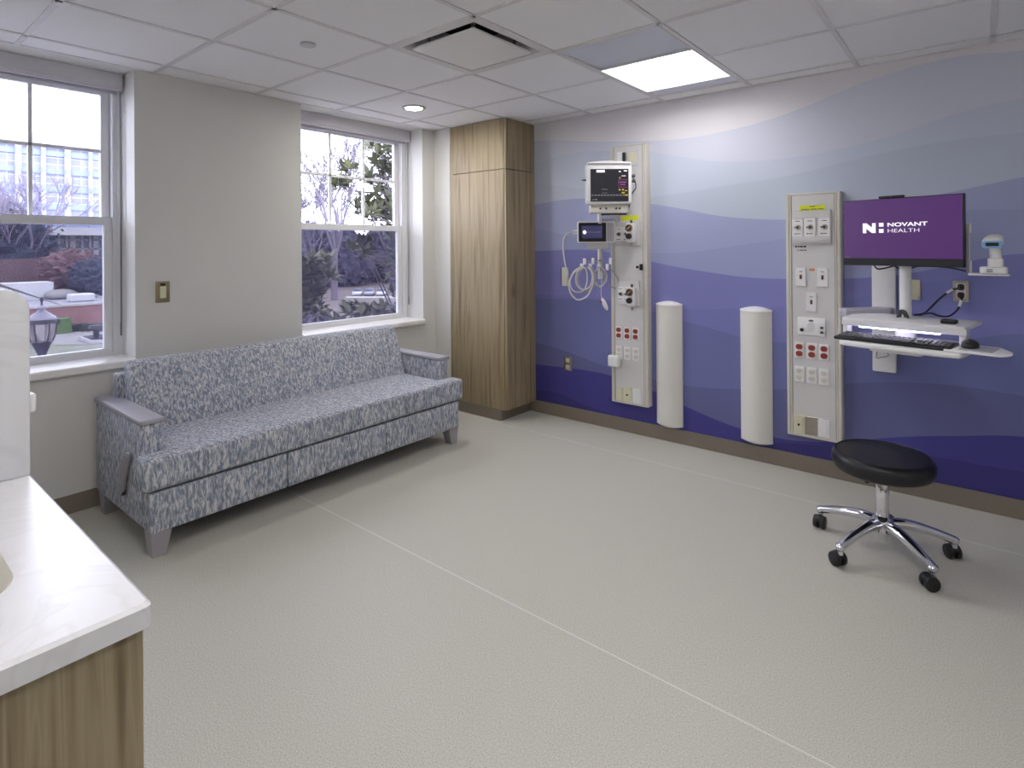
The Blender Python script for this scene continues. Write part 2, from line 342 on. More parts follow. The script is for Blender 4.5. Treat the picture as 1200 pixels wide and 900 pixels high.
def lathe(bm, prof, c=(0, 0, 0), seg=32, M=None):
    t = bmesh.new(); rings = []
    for r, z in prof:
        rings.append([t.verts.new((c[0]+r*math.cos(2*PI*k/seg), c[1]+r*math.sin(2*PI*k/seg), c[2]+z)) for k in range(seg)] if r > 1e-6 else [t.verts.new((c[0], c[1], c[2]+z))])
    for A, B in zip(rings, rings[1:]):
        for k in range(seg):
            a0, a1 = A[k % len(A)], A[(k+1) % len(A)]; b0, b1 = B[k % len(B)], B[(k+1) % len(B)]
            vs = []
            for v in (a0, a1, b1, b0):
                if v not in vs: vs.append(v)
            if len(vs) > 2: t.faces.new(vs)
    for R_ in (rings[0], rings[-1]):
        if len(R_) > 2: t.faces.new(R_)
    bmesh.ops.recalc_face_normals(t, faces=t.faces); return absorb(bm, t, M)
def prism(bm, poly, axis, d0, d1, b=0, seg=2, M=None):
    """poly in the two other axes (in xyz order), extruded along axis from d0 to d1"""
    def P(p, d): return {'x': (d, p[0], p[1]), 'y': (p[0], d, p[1]), 'z': (p[0], p[1], d)}[axis]
    t = bmesh.new(); A = [t.verts.new(P(p, d0)) for p in poly]; B = [t.verts.new(P(p, d1)) for p in poly]; n = len(poly)
    t.faces.new(A); t.faces.new(B[::-1])
    for k in range(n): t.faces.new((A[k], B[k], B[(k+1) % n], A[(k+1) % n]))
    bmesh.ops.recalc_face_normals(t, faces=t.faces)
    if b: bmesh.ops.bevel(t, geom=[e for e in t.edges if len(e.link_faces) == 2 and e.calc_face_angle() > .5], offset=b, segments=seg, affect='EDGES', profile=.5)
    return absorb(bm, t, M)
def rrect(x0, x1, y0, y1, r, n=6, corners=(1, 1, 1, 1)):
    out = []
    for (cx, cy, a0, on, px, py) in ((x1-r, y1-r, 0, corners[0], x1, y1), (x0+r, y1-r, 90, corners[1], x0, y1), (x0+r, y0+r, 180, corners[2], x0, y0), (x1-r, y0+r, 270, corners[3], x1, y0)):
        if on: out += [(cx+r*math.cos(math.radians(a0+90*k/n)), cy+r*math.sin(math.radians(a0+90*k/n))) for k in range(n+1)]
        else: out.append((px, py))
    return out

INV = {}
def obj(name, bm, m_, parent=None, world=True, smooth=True, label=None):
    me = bpy.data.meshes.new(name)
    if parent is not None and world and parent.name in INV: bm.transform(INV[parent.name])
    if smooth:
        for f in bm.faces: f.smooth = True
        for e in bm.edges:
            if len(e.link_faces) == 2 and e.calc_face_angle(0) > .6: e.smooth = False
    bm.to_mesh(me); bm.free()
    o = bpy.data.objects.new(name, me); COL.objects.link(o)
    me.materials.append(MAT[m_] if isinstance(m_, str) else m_)
    if parent is not None:
        o.parent = parent
        if parent.name in INV: INV[o.name] = INV[parent.name]
    if label: o['label'] = label
    return o
def thing(name, label, cat, loc=(0, 0, 0), rotz=0, group=None):
    o = bpy.data.objects.new(name, None); COL.objects.link(o); o.location = loc; o.rotation_euler = (0, 0, rotz); o.empty_display_size = .1
    o['label'] = label; o['category'] = cat
    if group: o['group'] = group
    INV[o.name] = (Matrix.Translation(loc) @ Matrix.Rotation(rotz, 4, 'Z')).inverted(); return o
def tag(o, label, cat, group=None):
    o['label'] = label; o['category'] = cat
    if group: o['group'] = group
    return o
def struct(name, bm, m_, parent=None, label=None, smooth=False):
    o = obj(name, bm, m_, parent, smooth=smooth)
    if parent is None: o['kind'] = 'structure'
    if label: o['label'] = label
    return o
def nb(): return bmesh.new()
def recenter(o):
    """put a single-mesh thing's origin at its base centre"""
    cs = [v.co for v in o.data.vertices]
    c = Vector(((min(v.x for v in cs)+max(v.x for v in cs))/2, (min(v.y for v in cs)+max(v.y for v in cs))/2, min(v.z for v in cs)))
    o.data.transform(Matrix.Translation(-c)); o.location = c; return o

# ------------------------------------------------------------------ room shell
XW, YW, XR, YR, HC = -3.80, 3.833, 1.60, -2.0, 2.4515
GY, GX, TT = .6315, -2.9844, .6096
W1 = (.005, 1.145); W2 = (2.178, 3.317)
struct('floor', box(nb(), -4.3, XR+.2, YR-.2, YW+.2, -.15, 0), 'floor', label='speckled pale beige sheet vinyl floor with thin welded seams')
bm = nb()
box(bm, -4.135, XW, YR-.2, YW+.2, -.1, .742)
box(bm, -4.135, XW, YR-.2, W1[0], .742, 2.75); box(bm, -4.135, XW, W1[1], W2[0], .742, 2.75); box(bm, -4.135, XW, W2[1], YW+.2, .742, 2.75)
for w in (W1, W2): box(bm, -4.135, XW, w[0], w[1], HC-.004, 2.75); box(bm, -4.17, -4.10, w[0], w[1], 2.36, HC)
struct('wall_left', bm, 'paint', label='greige window wall with two deep window recesses')
struct('wall_back', box(nb(), -4.3, XR+.2, YW, YW+.2, 0, 2.75), 'mural', label='wall painted with wavy bands from white down to deep blue')
struct('wall_right', box(nb(), XR, XR+.2, YR-.2, YW, 0, 2.75), 'paint')
struct('wall_rear', box(nb(), -4.3, XR, YR-.2, YR, 0, 2.75), 'paint')
struct('wall_corner', box(nb(), XW, -3.60, 3.455, YW, 0, HC+.02), 'paint', label='pale boxed out chase between window and wardrobe')
bm = nb(); box(bm, XW, XW+.008, YR, 3.452, 0, .10, .002, 1); struct('baseboard_left', bm, 'base')
bm = nb(); box(bm, -3.02, XR, YW-.008, YW, 0, .10, .002, 1); struct('baseboard_back', bm, 'base')
bm = nb(); box(bm, XR-.008, XR, YR, YW, 0, .10, .002, 1); struct('baseboard_right', bm, 'base')
bm = nb(); box(bm, XW, XR, YR, YR+.008, 0, .10, .002, 1); struct('baseboard_rear', bm, 'base')
bm = nb(); box(bm, XW+.008, -3.592, 3.444, 3.452, 0, .10, .002, 1); struct('baseboard_corner', bm, 'base')

# ceiling tiles: one cell each, left open where a fixture sits
xs = sorted({XW, XR} | {GX+TT*i for i in range(-3, 10) if XW < GX+TT*i < XR})
ys = sorted({YR, YW} | {GY+TT*j for j in range(-6, 8) if YR < GY+TT*j < YW})
holes = []
def cell(i, j): return (GX+TT*i, GX+TT*(i+1), GY+TT*j, GY+TT*(j+1))
TROF = [(2, 3), (3, -1), (5, -2)]              # first is in the picture; each covers two cells in y
for (i, j) in TROF: holes += [(i, j), (i, j+1)]
holes.append((1, 2))                            # diffuser
hole_c = [((cell(*h)[0]+cell(*h)[1])/2, (cell(*h)[2]+cell(*h)[3])/2) for h in holes]
bm = nb()
for a, b_ in zip(xs, xs[1:]):
    for c, d in zip(ys, ys[1:]):
        cx_, cy_ = (a+b_)/2, (c+d)/2
        if any(abs(cx_-h[0]) < .1 and abs(cy_-h[1]) < .1 for h in hole_c): continue
        box(bm, a, b_, c, d, HC, HC+.02)
box(bm, -4.3, XR+.2, YR-.2, YW+.2, 2.75, 2.85)  # unseen slab added above the tiles to block sky light
ceil_o = struct('ceiling', bm, 'ceil', label='white drop ceiling of square tiles in a metal grid')
bm = nb()
def skip_seg(cx_, cy_):  # grid bars do not cross the inside of a two cell fixture
    for (i, j) in TROF:
        a, b_, c, _ = cell(i, j)
        if a+.05 < cx_ < b_-.05 and abs(cy_-(c+TT)) < .02: return True
    return False
for x in xs[1:-1]: box(bm, x-.012, x+.012, YR, YW, HC-.005, HC+.012)
for y in ys[1:-1]:
    for a, b_ in zip(xs, xs[1:]):
        if not skip_seg((a+b_)/2, y): box(bm, a, b_, y-.012, y+.012, HC-.005, HC+.012)
box(bm, XW, XR, YW-.02, YW, HC-.004, HC+.01); box(bm, XW, XW+.02, YR, YW, HC-.004, HC+.01)
struct('ceiling_grid', bm, 'tbar', ceil_o)

# ------------------------------------------------------------------ windows
def window(n, w, shade_label):
    y0, y1 = w; root = bpy.data.objects.new('window_%d' % n, None); COL.objects.link(root); root['kind'] = 'structure'
    zb, zt = .775, 2.42
    bm = nb()                                                # fixed frame: jambs, head, sill
    box(bm, -4.12, -4.02, y0, y0+.028, zb-.03, zt); box(bm, -4.12, -4.02, y1-.028, y1, zb-.03, zt)
    box(bm, -4.118, -4.022, y0+.028, y1-.028, 2.36, zt); box(bm, -4.118, -4.022, y0+.02, y1-.02, zb-.033, zb+.025)
    for (a, b_) in ((y0+.02, y0+.046), (y1-.046, y1-.02)): box(bm, -4.119, -4.023, a, b_, zb, 2.365)
    struct('window_frame', bm, 'trim_white', root)
    def sash(name, xa, xb, z0, z1, st, rb, rt):
        s = nb(); a, b_ = y0+.046, y1-.046
        box(s, xa, xb, a, a+st, z0, z1, .004, 1); box(s, xa, xb, b_-st, b_, z0, z1, .004, 1)
        box(s, xa+.001, xb-.001, a+st-.006, b_-st+.006, z0, z0+rb); box(s, xa+.001, xb-.001, a+st-.006, b_-st+.006, z1-rt, z1)
        so = struct(name, s, 'trim_white', root)
        g = nb(); xm = (xa+xb)/2; box(g, xm-.003, xm+.003, a+st-.004, b_-st+.004, z0+rb-.004, z1-rt+.004)
        struct('pane', g, 'glass', so); return so, a+st, b_-st, z0+rb, z1-rt
    up, ga, gb, gz0, gz1 = sash('upper_sash', -4.105, -4.07, 1.555, 2.36, .045, .045, .03)
    mb = nb()
    for k in (1, 2):
        yy = ga+(gb-ga)*k/3; box(mb, -4.098, -4.077, yy-.010, yy+.010, gz0, gz1, .003, 1)
    zz = 1.995; box(mb, -4.098, -4.077, ga, gb, zz-.010, zz+.010, .003, 1)
    struct('muntin_bars', mb, 'trim_white', up)
    lo, ga2, gb2, l0, l1 = sash('lower_sash', -4.065, -4.03, .79, 1.602, .042, .034, .047)
    bm = nb(); box(bm, -4.116, -4.113, y0+.04, y1-.04, zb, 1.575)
    struct('insect_screen', bm, 'screen', root)
    bm = nb(); prism(bm, rrect(-4.03, -3.772, .736, .782, .012, 3, (1, 0, 0, 1)), 'y', y0+.0, y1-.0)
    t = struct('trim_%d' % n, bm, 'sill', label='white window sill board of window %d' % n)
    # roller shade cassette with bead chain
    r = thing('roller_shade', shade_label, 'window shade', ((-3.99), (y0+y1)/2, 2.34))
    bm = nb(); prism(bm, [(-4.03, 2.352), (-3.955, 2.345), (-3.955, 2.362), (-3.95, 2.366), (-3.95, 2.446), (-4.03, 2.446)], 'y', y0+.012, y1-.012)
    obj('cassette', bm, 'shade', r, smooth=False)
    bm = nb(); cyl(bm, (-4.0, y0+.03, 2.342), (-4.0, y1-.03, 2.342), .010, seg=12); box(bm, -4.006, -3.994, y0+.03, y1-.03, 2.336, 2.352, .003, 1)
    obj('hem_bar', bm, 'grey', r)
    bm = nb(); yc = y1-.02
    tube(bm, [(-3.975, yc, 2.35), (-3.975, yc, 1.0), (-3.968, yc-.004, .975), (-3.961, yc, 1.0), (-3.961, yc, 2.35)], .0028, 6, 4)
    obj('bead_chain', bm, 'cord', r)
window(1, W1, 'grey roller shade cassette over the window nearest the vanity')
window(2, W2, 'grey roller shade cassette over the window behind the sofa, next to the wardrobe')

# ------------------------------------------------------------------ ceiling fixtures
def troffer(i, j, label, group=None, lens_m='lens'):
    a, b_, c, d = cell(i, j); d += TT
    t = thing('ceiling_light', label, 'ceiling light', ((a+b_)/2, (c+d)/2, HC-.006), group=group)
    g = .014; w0, w1 = c+.452, c+1.048             # the lit well
    bm = nb()
    for q in ((a+g, a+g+.012, c+g, d-g), (b_-g-.012, b_-g, c+g, d-g), (a+g, b_-g, c+g, c+g+.012), (a+g, b_-g, d-g-.012, d-g)):
        box(bm, *q, HC-.005, HC+.02)
    obj('frame', bm, 'tbar', t, smooth=False)
    for nm, q0, q1 in (('near_panel', c+g+.01, w0), ('far_panel', w1, d-g-.01)):
        bm = nb(); n = 10
        lo_, hi_ = (HC, HC+.012) if nm == 'near_panel' else (HC+.012, HC)
        prism(bm, [(q0, lo_), (q1, hi_), (q1, HC+.06), (q0, HC+.06)], 'x', a+g+.01, b_-g-.01)
        obj(nm, bm, 'reflector', t)
    bm = nb(); zt = HC+.125; x0, x1 = a+g+.012, b_-g-.012; i0, i1 = w0+.03, w1-.06
    V = [bm.verts.new(p) for p in ((x0, w0, HC-.004), (x1, w0, HC-.004), (x1, w1, HC-.004), (x0, w1, HC-.004), (x0+.03, i0, zt), (x1-.03, i0, zt), (x1-.03, i1, zt), (x0+.03, i1, zt))]
    for q in ((0, 1, 5, 4), (1, 2, 6, 5), (2, 3, 7, 6), (3, 0, 4, 7), (4, 5, 6, 7)): bm.faces.new([V[k] for k in q])
    bmesh.ops.recalc_face_normals(bm, faces=bm.faces)
    obj('light_well', bm, 'well', t, smooth=False)
    bm = nb(); box(bm, x0+.04, x1-.04, i0+.01, i1-.01, zt-.012, zt-.002, .004, 1)
    obj('lens', bm, lens_m, t)
troffer(2, 3, 'glowing rectangular troffer light set in the ceiling close to the blue wall', lens_m='lens_dim')
troffer(3, -1, 'glowing troffer light in the ceiling above the vanity end of the room')
troffer(5, -2, 'glowing troffer light in the ceiling behind the viewer')

MAT['uplens'] = emission('fill_light_lens', (255, 252, 248), 12.0)
def fill_light(label, c, axis):  # unseen lamp added to brighten ceiling and walls and flatten shadows
    t_ = thing('fill_light', label, 'fill light', c); b2 = nb(); w_ = .65
    pr = [(0, -.06), (0, .06), (.06, .075), (.13, .06), (.13, -.06), (.06, -.075)]
    if axis == 'y': prism(b2, [(c[1]+p, c[2]+q) for p, q in pr], 'x', c[0]-w_, c[0]+w_)
    else: prism(b2, [(c[0]-p, c[2]+q) for p, q in pr], 'y', c[1]-w_, c[1]+w_)
    obj('housing', b2, 'white', t_, smooth=False); b2 = nb()
    if axis == 'y': box(b2, c[0]-w_+.02, c[0]+w_-.02, c[1]+.132, c[1]+.140, c[2]-.02, c[2]+.02); box(b2, c[0]-w_+.02, c[0]+w_-.02, c[1]+.02, c[1]+.11, c[2]+.078, c[2]+.086)
    else: box(b2, c[0]-.140, c[0]-.132, c[1]-w_+.02, c[1]+w_-.02, c[2]-.02, c[2]+.02); box(b2, c[0]-.11, c[0]-.02, c[1]-w_+.02, c[1]+w_-.02, c[2]+.078, c[2]+.086)
    obj('lens', b2, 'uplens', t_, smooth=False)
fill_light('unseen white linear fill light added on the rear wall behind the viewer', (-1.0, YR, 2.05), 'y')

t = thing('air_diffuser', 'square white air diffuser with a hanging face plate between ceiling tiles', 'air vent', (-2.07, 2.155, HC-.012))
a, b_, c, d = cell(1, 2); cxm, cym = (a+b_)/2, (c+d)/2
bm = nb(); R = [(.293, HC-.005), (.262, HC-.005), (.215, HC+.085), (.215, HC+.14)]
rings = [[bm.verts.new((cxm+sx*r_, cym+sy*r_, z)) for sx, sy in ((-1, -1), (1, -1), (1, 1), (-1, 1))] for r_, z in R]
for A, B in zip(rings, rings[1:]):
    for k in range(4): bm.faces.new((A[k], A[(k+1) % 4], B[(k+1) % 4], B[k]))
obj('cone', bm, 'tbar', t, smooth=False)
bm = nb(); box(bm, cxm-.222, cxm+.222, cym-.222, cym+.222, HC+.14, HC+.15); obj('neck', bm, 'void', t, smooth=False)  # sheet closing the duct, with the duct's darkness put into its colour
bm = nb(); prism(bm, rrect(cxm-.222, cxm+.222, cym-.222, cym+.222, .012, 4), 'z', HC-.016, HC-.006); obj('face_plate', bm, 'white', t)
for sx in (-1, 1):
    for sy in (-1, 1):
        bm = nb(); box(bm, cxm+sx*.16-.008, cxm+sx*.16+.008, cym+sy*.16-.008, cym+sy*.16+.008, HC-.008, HC+.145); obj('hanger', bm, 'steel', t, smooth=False)

t = thing('downlight', 'round recessed downlight in the ceiling tile by the wardrobe', 'ceiling light', (-3.278, 2.782, HC-.01))
bm = nb(); lathe(bm, [(.062, -.002), (.062, -.008), (.082, -.010), (.088, -.006), (.088, 0), (.062, 0)], (-3.278, 2.782, HC), 40); obj('trim_ring', bm, 'steel', t)
bm = nb(); lathe(bm, [(0, -.006), (.062, -.004), (.062, -.001), (0, -.001)], (-3.278, 2.782, HC), 32); obj('lens', bm, 'downlens', t)
o = obj('sprinkler_cover', lathe(nb(), [(0, -.013), (.034, -.012), (.039, -.008), (.039, 0), (0, 0)], (-2.66, 1.566, HC), 32), 'shade')  # bluish grey puts the white cover's shading into its colour
tag(o, 'small round white sprinkler cover plate on a ceiling tile', 'sprinkler'); recenter(o)

# ------------------------------------------------------------------ wardrobe
t = thing('wardrobe', 'tall light wood wardrobe reaching the ceiling beside the blue wall', 'wardrobe', (-3.27, 3.64, 0))
bm = nb(); box(bm, -3.592, -3.554, 3.452, YW-.002, .09, HC-.006); obj('filler_strip', bm, 'wood', t, smooth=False)
bm = nb(); box(bm, -3.552, -2.977, 3.449, YW-.002, .09, 2.034, .0015, 1); obj('lower_body', bm, 'wood', t, smooth=False)
bm = nb(); box(bm, -3.552, -2.977, 3.449, YW-.002, 2.038, HC-.006, .0015, 1); obj('upper_body', bm, 'wood', t, smooth=False)
bm = nb(); box(bm, -2.975, -2.953, 3.452, YW-.006, .094, 2.033, .0015, 1); dr = obj('door', bm, 'wood', t, smooth=False)
bm = nb(); box(bm, -2.953, -2.949, 3.535, 3.548, 1.0, 1.115, .002, 1); box(bm, -2.953, -2.941, 3.533, 3.537, 1.0, 1.115, .001, 1); obj('handle', bm, 'steel', dr, label='slim satin metal pull')
bm = nb(); box(bm, -2.975, -2.953, 3.452, YW-.006, 2.038, HC-.007, .0015, 1); obj('upper_door', bm, 'wood', t, smooth=False)
bm = nb(); prism(bm, rrect(-3.592, -3.022, 3.446, YW-.002, .02, 4, (0, 0, 0, 1)), 'z', 0, .092); obj('plinth', bm, 'base', t, label='taupe vinyl plinth')

# ------------------------------------------------------------------ sofa
t = thing('sofa', 'long sofa in mottled blue grey upholstery under the windows', 'sofa', (-3.33, 1.915, 0))
ya, yb = .935, 2.893
bm = nb(); box(bm, -3.70, -2.95, ya+.004, yb-.004, .114, .30, .012, 2)
base = obj('base', bm, 'fabric', t)
for i_, (q0, q1) in enumerate(((ya+.002, 1.590), (1.597, 2.245), (2.252, yb-.002))):
    bm = nb(); box(bm, -2.965, -2.932, q0, q1, .112, .298, .010, 3); obj('front_panel', bm, 'fabric', base)
# T shaped seat cushion
def tcushion():
    t_ = bmesh.new()
    poly = [(-3.50, 1.034), (-3.045, 1.034), (-3.045, .905), (-2.915, .905), (-2.915, 2.922), (-3.045, 2.922), (-3.045, 2.792), (-3.50, 2.792)]
    b2 = nb(); prism(b2, poly, 'z', .308, .458, .026, 4); return b2
obj('seat_cushion', tcushion(), 'fabric', t)
for (q0, q1) in ((ya, 1.03), (2.797, yb)):
    bm = nb(); box(bm, -3.715, -3.048, q0, q1, .118, .588, .010, 2); arm = obj('arm', bm, 'fabric', t)
    bm = nb(); box(bm, -3.735, -3.035, q0-.004, q1+.004, .588, .612, .006, 2); obj('arm_cap', bm, 'grey', arm, label='smooth grey arm cap')
bm = nb(); prism(bm, [(-3.40, .43), (-3.53, .785), (-3.545, .800), (-3.565, .808), (-3.60, .808), (-3.625, .795), (-3.60, .43)], 'y', 1.036, 2.80, .014, 3); obj('backrest', bm, 'fabric', t)
bm = nb(); prism(bm, [(-3.61, .112), (-3.61, .60), (-3.635, .735), (-3.70, .735), (-3.71, .60), (-3.70, .112)], 'y', 1.005, 2.825, .010, 2); obj('back_frame', bm, 'fabric', t)
def leg(cx_, cy_, sx, sy):
    b2 = nb(); vs = []
    for z, k in ((0, .030), (.135, .047)):
        ox, oy = cx_-sx*(k-.047)*.6, cy_-sy*(k-.047)*.6
        vs.append([b2.verts.new((ox+dx*k, oy+dy*k, z)) for dx, dy in ((-1, -1), (1, -1), (1, 1), (-1, 1))])
    for k in range(4): b2.faces.new((vs[0][k], vs[0][(k+1) % 4], vs[1][(k+1) % 4], vs[1][k]))
    b2.faces.new(vs[0][::-1]); b2.faces.new(vs[1]); bmesh.ops.recalc_face_normals(b2, faces=b2.faces)
    bmesh.ops.bevel(b2, geom=list(b2.edges), offset=.003, segments=1, affect='EDGES'); return b2
for cx_, cy_, sx, sy in ((-2.985, .988, 1, -1), (-2.985, 2.842, 1, 1), (-3.655, .988, -1, -1), (-3.655, 2.842, -1, 1)):
    obj('leg', leg(cx_, cy_, sx, sy), 'leg', t)
bm = nb()
tube(bm, [(-3.262, .921, .228), (-3.215, .915, .32), (-3.158, .912, .425)], .014, 12, 4, r1=.019)
ball(bm, (-3.156, .912, .428), .020, (1, .8, 1.1)); lv = obj('release_lever', bm, 'leg', t, label='grey plastic release lever')
bm = nb(); cyl(bm, (-3.256, .936, .226), (-3.256, .918, .226), .013, seg=16); obj('lever_pivot', bm, 'black', lv)

# ------------------------------------------------------------------ vanity at the left
t = thing('vanity_cabinet', 'brown wood grain vanity cabinet under the white counter', 'cabinet', (-1.41, -.3, 0))
bm = nb()
for q in ((-1.80, -1.045, -.9, -.882), (-1.80, -1.045, .298, .316), (-1.80, -1.785, -.882, .298)): box(bm, *q, .10, .825)
box(bm, -1.785, -1.045, -.882, .298, .10, .118); box(bm, -1.06, -1.045, -.882, .298, .78, .825)
obj('body', bm, 'wood2', t, smooth=False)
bm = nb(); box(bm, -1.044, -1.02, -.28, .316, .06, .822, .0015, 1); obj('door', bm, 'wood2', t, smooth=False)
bm = nb(); box(bm, -1.044, -1.02, -.897, -.284, .06, .822, .0015, 1); obj('door', bm, 'wood2', t, smooth=False)
bm = nb(); box(bm, -1.79, -1.10, -.89, .306, 0, .10); obj('plinth', bm, 'base', t, smooth=False)
t = thing('countertop', 'white veined solid surface counter with a moulded sink', 'countertop', (-1.41, -.3, .826))
bm = nb(); z1, z0 = .864, .826
outer = rrect(-1.83, -1.006, -.92, .325, .012, 4); inner = rrect(-1.62, -1.19, -.36, .205, .09, 8)
def loop(b2, P, z): return [b2.verts.new((p[0], p[1], z)) for p in P]
def ring_edges(b2, V): return [b2.edges.new((V[k], V[(k+1) % len(V)])) for k in range(len(V))]
e_ = .006
oi = rrect(-1.83+e_, -1.006-e_, -.92+e_, .325-e_, .010, 4)
Vt, Vm, Vb = loop(bm, oi, z1), loop(bm, outer, z1-e_), loop(bm, outer, z0)
Vi = loop(bm, inner, z1)
E1, E2 = ring_edges(bm, Vt), ring_edges(bm, Vi)
bmesh.ops.triangle_fill(bm, edges=E1+E2, use_beauty=True)
for A, B in ((Vt, Vm), (Vm, Vb)):
    for k in range(len(A)): bm.faces.new((A[k], A[(k+1) % len(A)], B[(k+1) % len(A)], B[k]))
Vbi = loop(bm, rrect(-1.63, -1.18, -.37, .215, .09, 8), z0)
E3, E4 = [bm.edges.get((Vb[k], Vb[(k+1) % len(Vb)])) for k in range(len(Vb))], ring_edges(bm, Vbi)
bmesh.ops.triangle_fill(bm, edges=E3+E4, use_beauty=True)
bmesh.ops.recalc_face_normals(bm, faces=bm.faces)
ct = obj('slab', bm, 'solid', t, smooth=False)
bm = nb(); rg = []
for sh, z in ((0, z1), (.006, z1-.008), (.012, z1-.03), (.03, z1-.09), (.07, z1-.125), (.14, z1-.135)):
    rg.append(loop(bm, rrect(-1.62+sh, -1.19-sh, -.36+sh, .205-sh, max(.09-sh*.3, .03), 8), z))
for A, B in zip(rg, rg[1:]):
    for k in range(len(A)): bm.faces.new((A[k], A[(k+1) % len(A)], B[(k+1) % len(A)], B[k]))
bm.faces.new(rg[-1]); bmesh.ops.recalc_face_normals(bm, faces=bm.faces)
for f in bm.faces: f.normal_flip()
obj('sink_basin', bm, 'basin', t)
t = thing('splash_panel', 'white upright panel with a rounded corner standing on the counter', 'panel', (-1.81, -.2, .864))
bm = nb(); prism(bm, rrect(-.92, .322, .8645, 1.318, .055, 8, (1, 1, 0, 0)), 'x', -1.83, -1.80, .004, 2); obj('board', bm, 'solid', t)
bm = nb(); box(bm, -1.845, -1.812, .318, .336, 1.012, 1.058, .006, 2); obj('latch', bm, 'white', t)

# ------------------------------------------------------------------ small wall plates
def plate(name, label, cat, c, axis, w, h, m_, th=.007):
    """a wall plate standing on its wall: axis 'x' = on the window wall, 'y' = on the blue wall"""
    t_ = thing(name, label, cat, c); b2 = nb()
    if axis == 'x': box(b2, c[0], c[0]+th, c[1]-w/2, c[1]+w/2, c[2]-h/2, c[2]+h/2, .003, 2)
    else: box(b2, c[0]-w/2, c[0]+w/2, c[1]-th, c[1], c[2]-h/2, c[2]+h/2, .003, 2)
    obj('plate', b2, m_, t_); return t_
t = plate('wall_switch', 'bronze wall plate with a pale paddle switch between the windows', 'switch', (XW, 1.285, 1.155), 'x', .076, .126, 'brass')
bm = nb(); box(bm, XW+.007, XW+.013, 1.268, 1.302, 1.118, 1.188, .003, 2); obj('paddle', bm, 'ivory', t, label='pale paddle')
bm = nb(); box(bm, XW+.007, XW+.011, 1.272, 1.298, 1.193, 1.206, .002, 1); obj('slider', bm, 'black', t)
t = plate('wall_outlet', 'steel wall plate with an ivory double outlet low on the blue wall by the wardrobe', 'outlet', (-2.623, YW, .451), 'y', .075, .118, 'steel')
for z in (.425, .478):
    bm = nb(); prism(bm, rrect(-2.640, -2.606, z-.018, z+.018, .008, 4), 'y', YW-.011, YW-.006); obj('socket', bm, 'ivory', t)
t = plate('cable_plate', 'narrow dark edged box on the blue wall behind the hanging cables', 'wall box', (-2.64, YW, 1.16), 'y', .06, .15, 'cream', .02)
bm = nb(); box(bm, -2.674, -2.670, YW-.022, YW, 1.085, 1.235); obj('dark_edge', bm, 'darkgrey', t)
t = plate('data_plate', 'ivory blank plate on the blue wall behind the monitor post', 'wall plate', (-.285, YW, 1.153), 'y', .062, .112, 'ivory')
bm = nb(); cyl(bm, (-.262, YW-.007, 1.109), (-.262, YW-.010, 1.109), .004, seg=10); obj('screw', bm, 'steel', t)
t = plate('power_outlet', 'steel framed outlet with two dark red sockets right of the monitor post', 'outlet', (-.076, YW, 1.153), 'y', .070, .113, 'steel')
bm = nb(); prism(bm, rrect(-.096, -.056, 1.112, 1.196, .014, 5), 'y', YW-.010, YW-.006); obj('insert', bm, 'white', t)
for z in (1.132, 1.176):
    bm = nb(); prism(bm, rrect(-.092, -.060, z-.017, z+.017, .012, 5), 'y', YW-.013, YW-.009); obj('socket', bm, 'brown', t)

# ------------------------------------------------------------------ wall bumpers
def bumper(x0, x1, z0, z1, label):
    t_ = thing('wall_bumper', label, 'wall guard', ((x0+x1)/2, YW, z0), group='bumpers between the headwall panels')
    n = 24; w = x1-x0; dep = .05; rise, drop = .016, .008
    def bow(u): return YW-.012-dep*math.sin(PI*u)**.8
    b2 = nb(); prism(b2, [(x0, YW)]+[(x0+w*k/n, bow(k/n)) for k in range(n+1)]+[(x1, YW)], 'z', z0+.014, z1-.014); obj('cover', b2, 'guard', t_)
    for top in (True, False):                       # domed end caps, higher in the middle than at the sides
        b2 = nb(); ra, rb, rc = [], [], []
        for k in range(n+1):
            u = k/n; x = x0-.002+(w+.004)*u; h = math.sin(PI*u)
            za_ = z1-.015 if top else z0+.015; zb2 = z1-.006+rise*h if top else z0+.006-drop*h
            ra.append(b2.verts.new((x, bow(u)-.002, za_))); rb.append(b2.verts.new((x, bow(u)+.004+.012*h, zb2))); rc.append(b2.verts.new((x, YW, zb2+(.004 if top else -.002)*h)))
        for A, B in ((ra, rb), (rb, rc)):
            for k in range(n): b2.faces.new((A[k], A[k+1], B[k+1], B[k]))
        b2.faces.new((ra[0], rb[0], rc[0])); b2.faces.new((ra[-1], rc[-1], rb[-1]))
        bmesh.ops.recalc_face_normals(b2, faces=b2.faces); obj('end_cap', b2, 'white', t_)
bumper(-1.838, -1.641, .115, .997, 'tall off white curved bumper next to the headwall panel with the patient monitor')
bumper(-1.236, -1.038, .125, .994, 'tall off white curved bumper next to the headwall panel with three gas outlets')

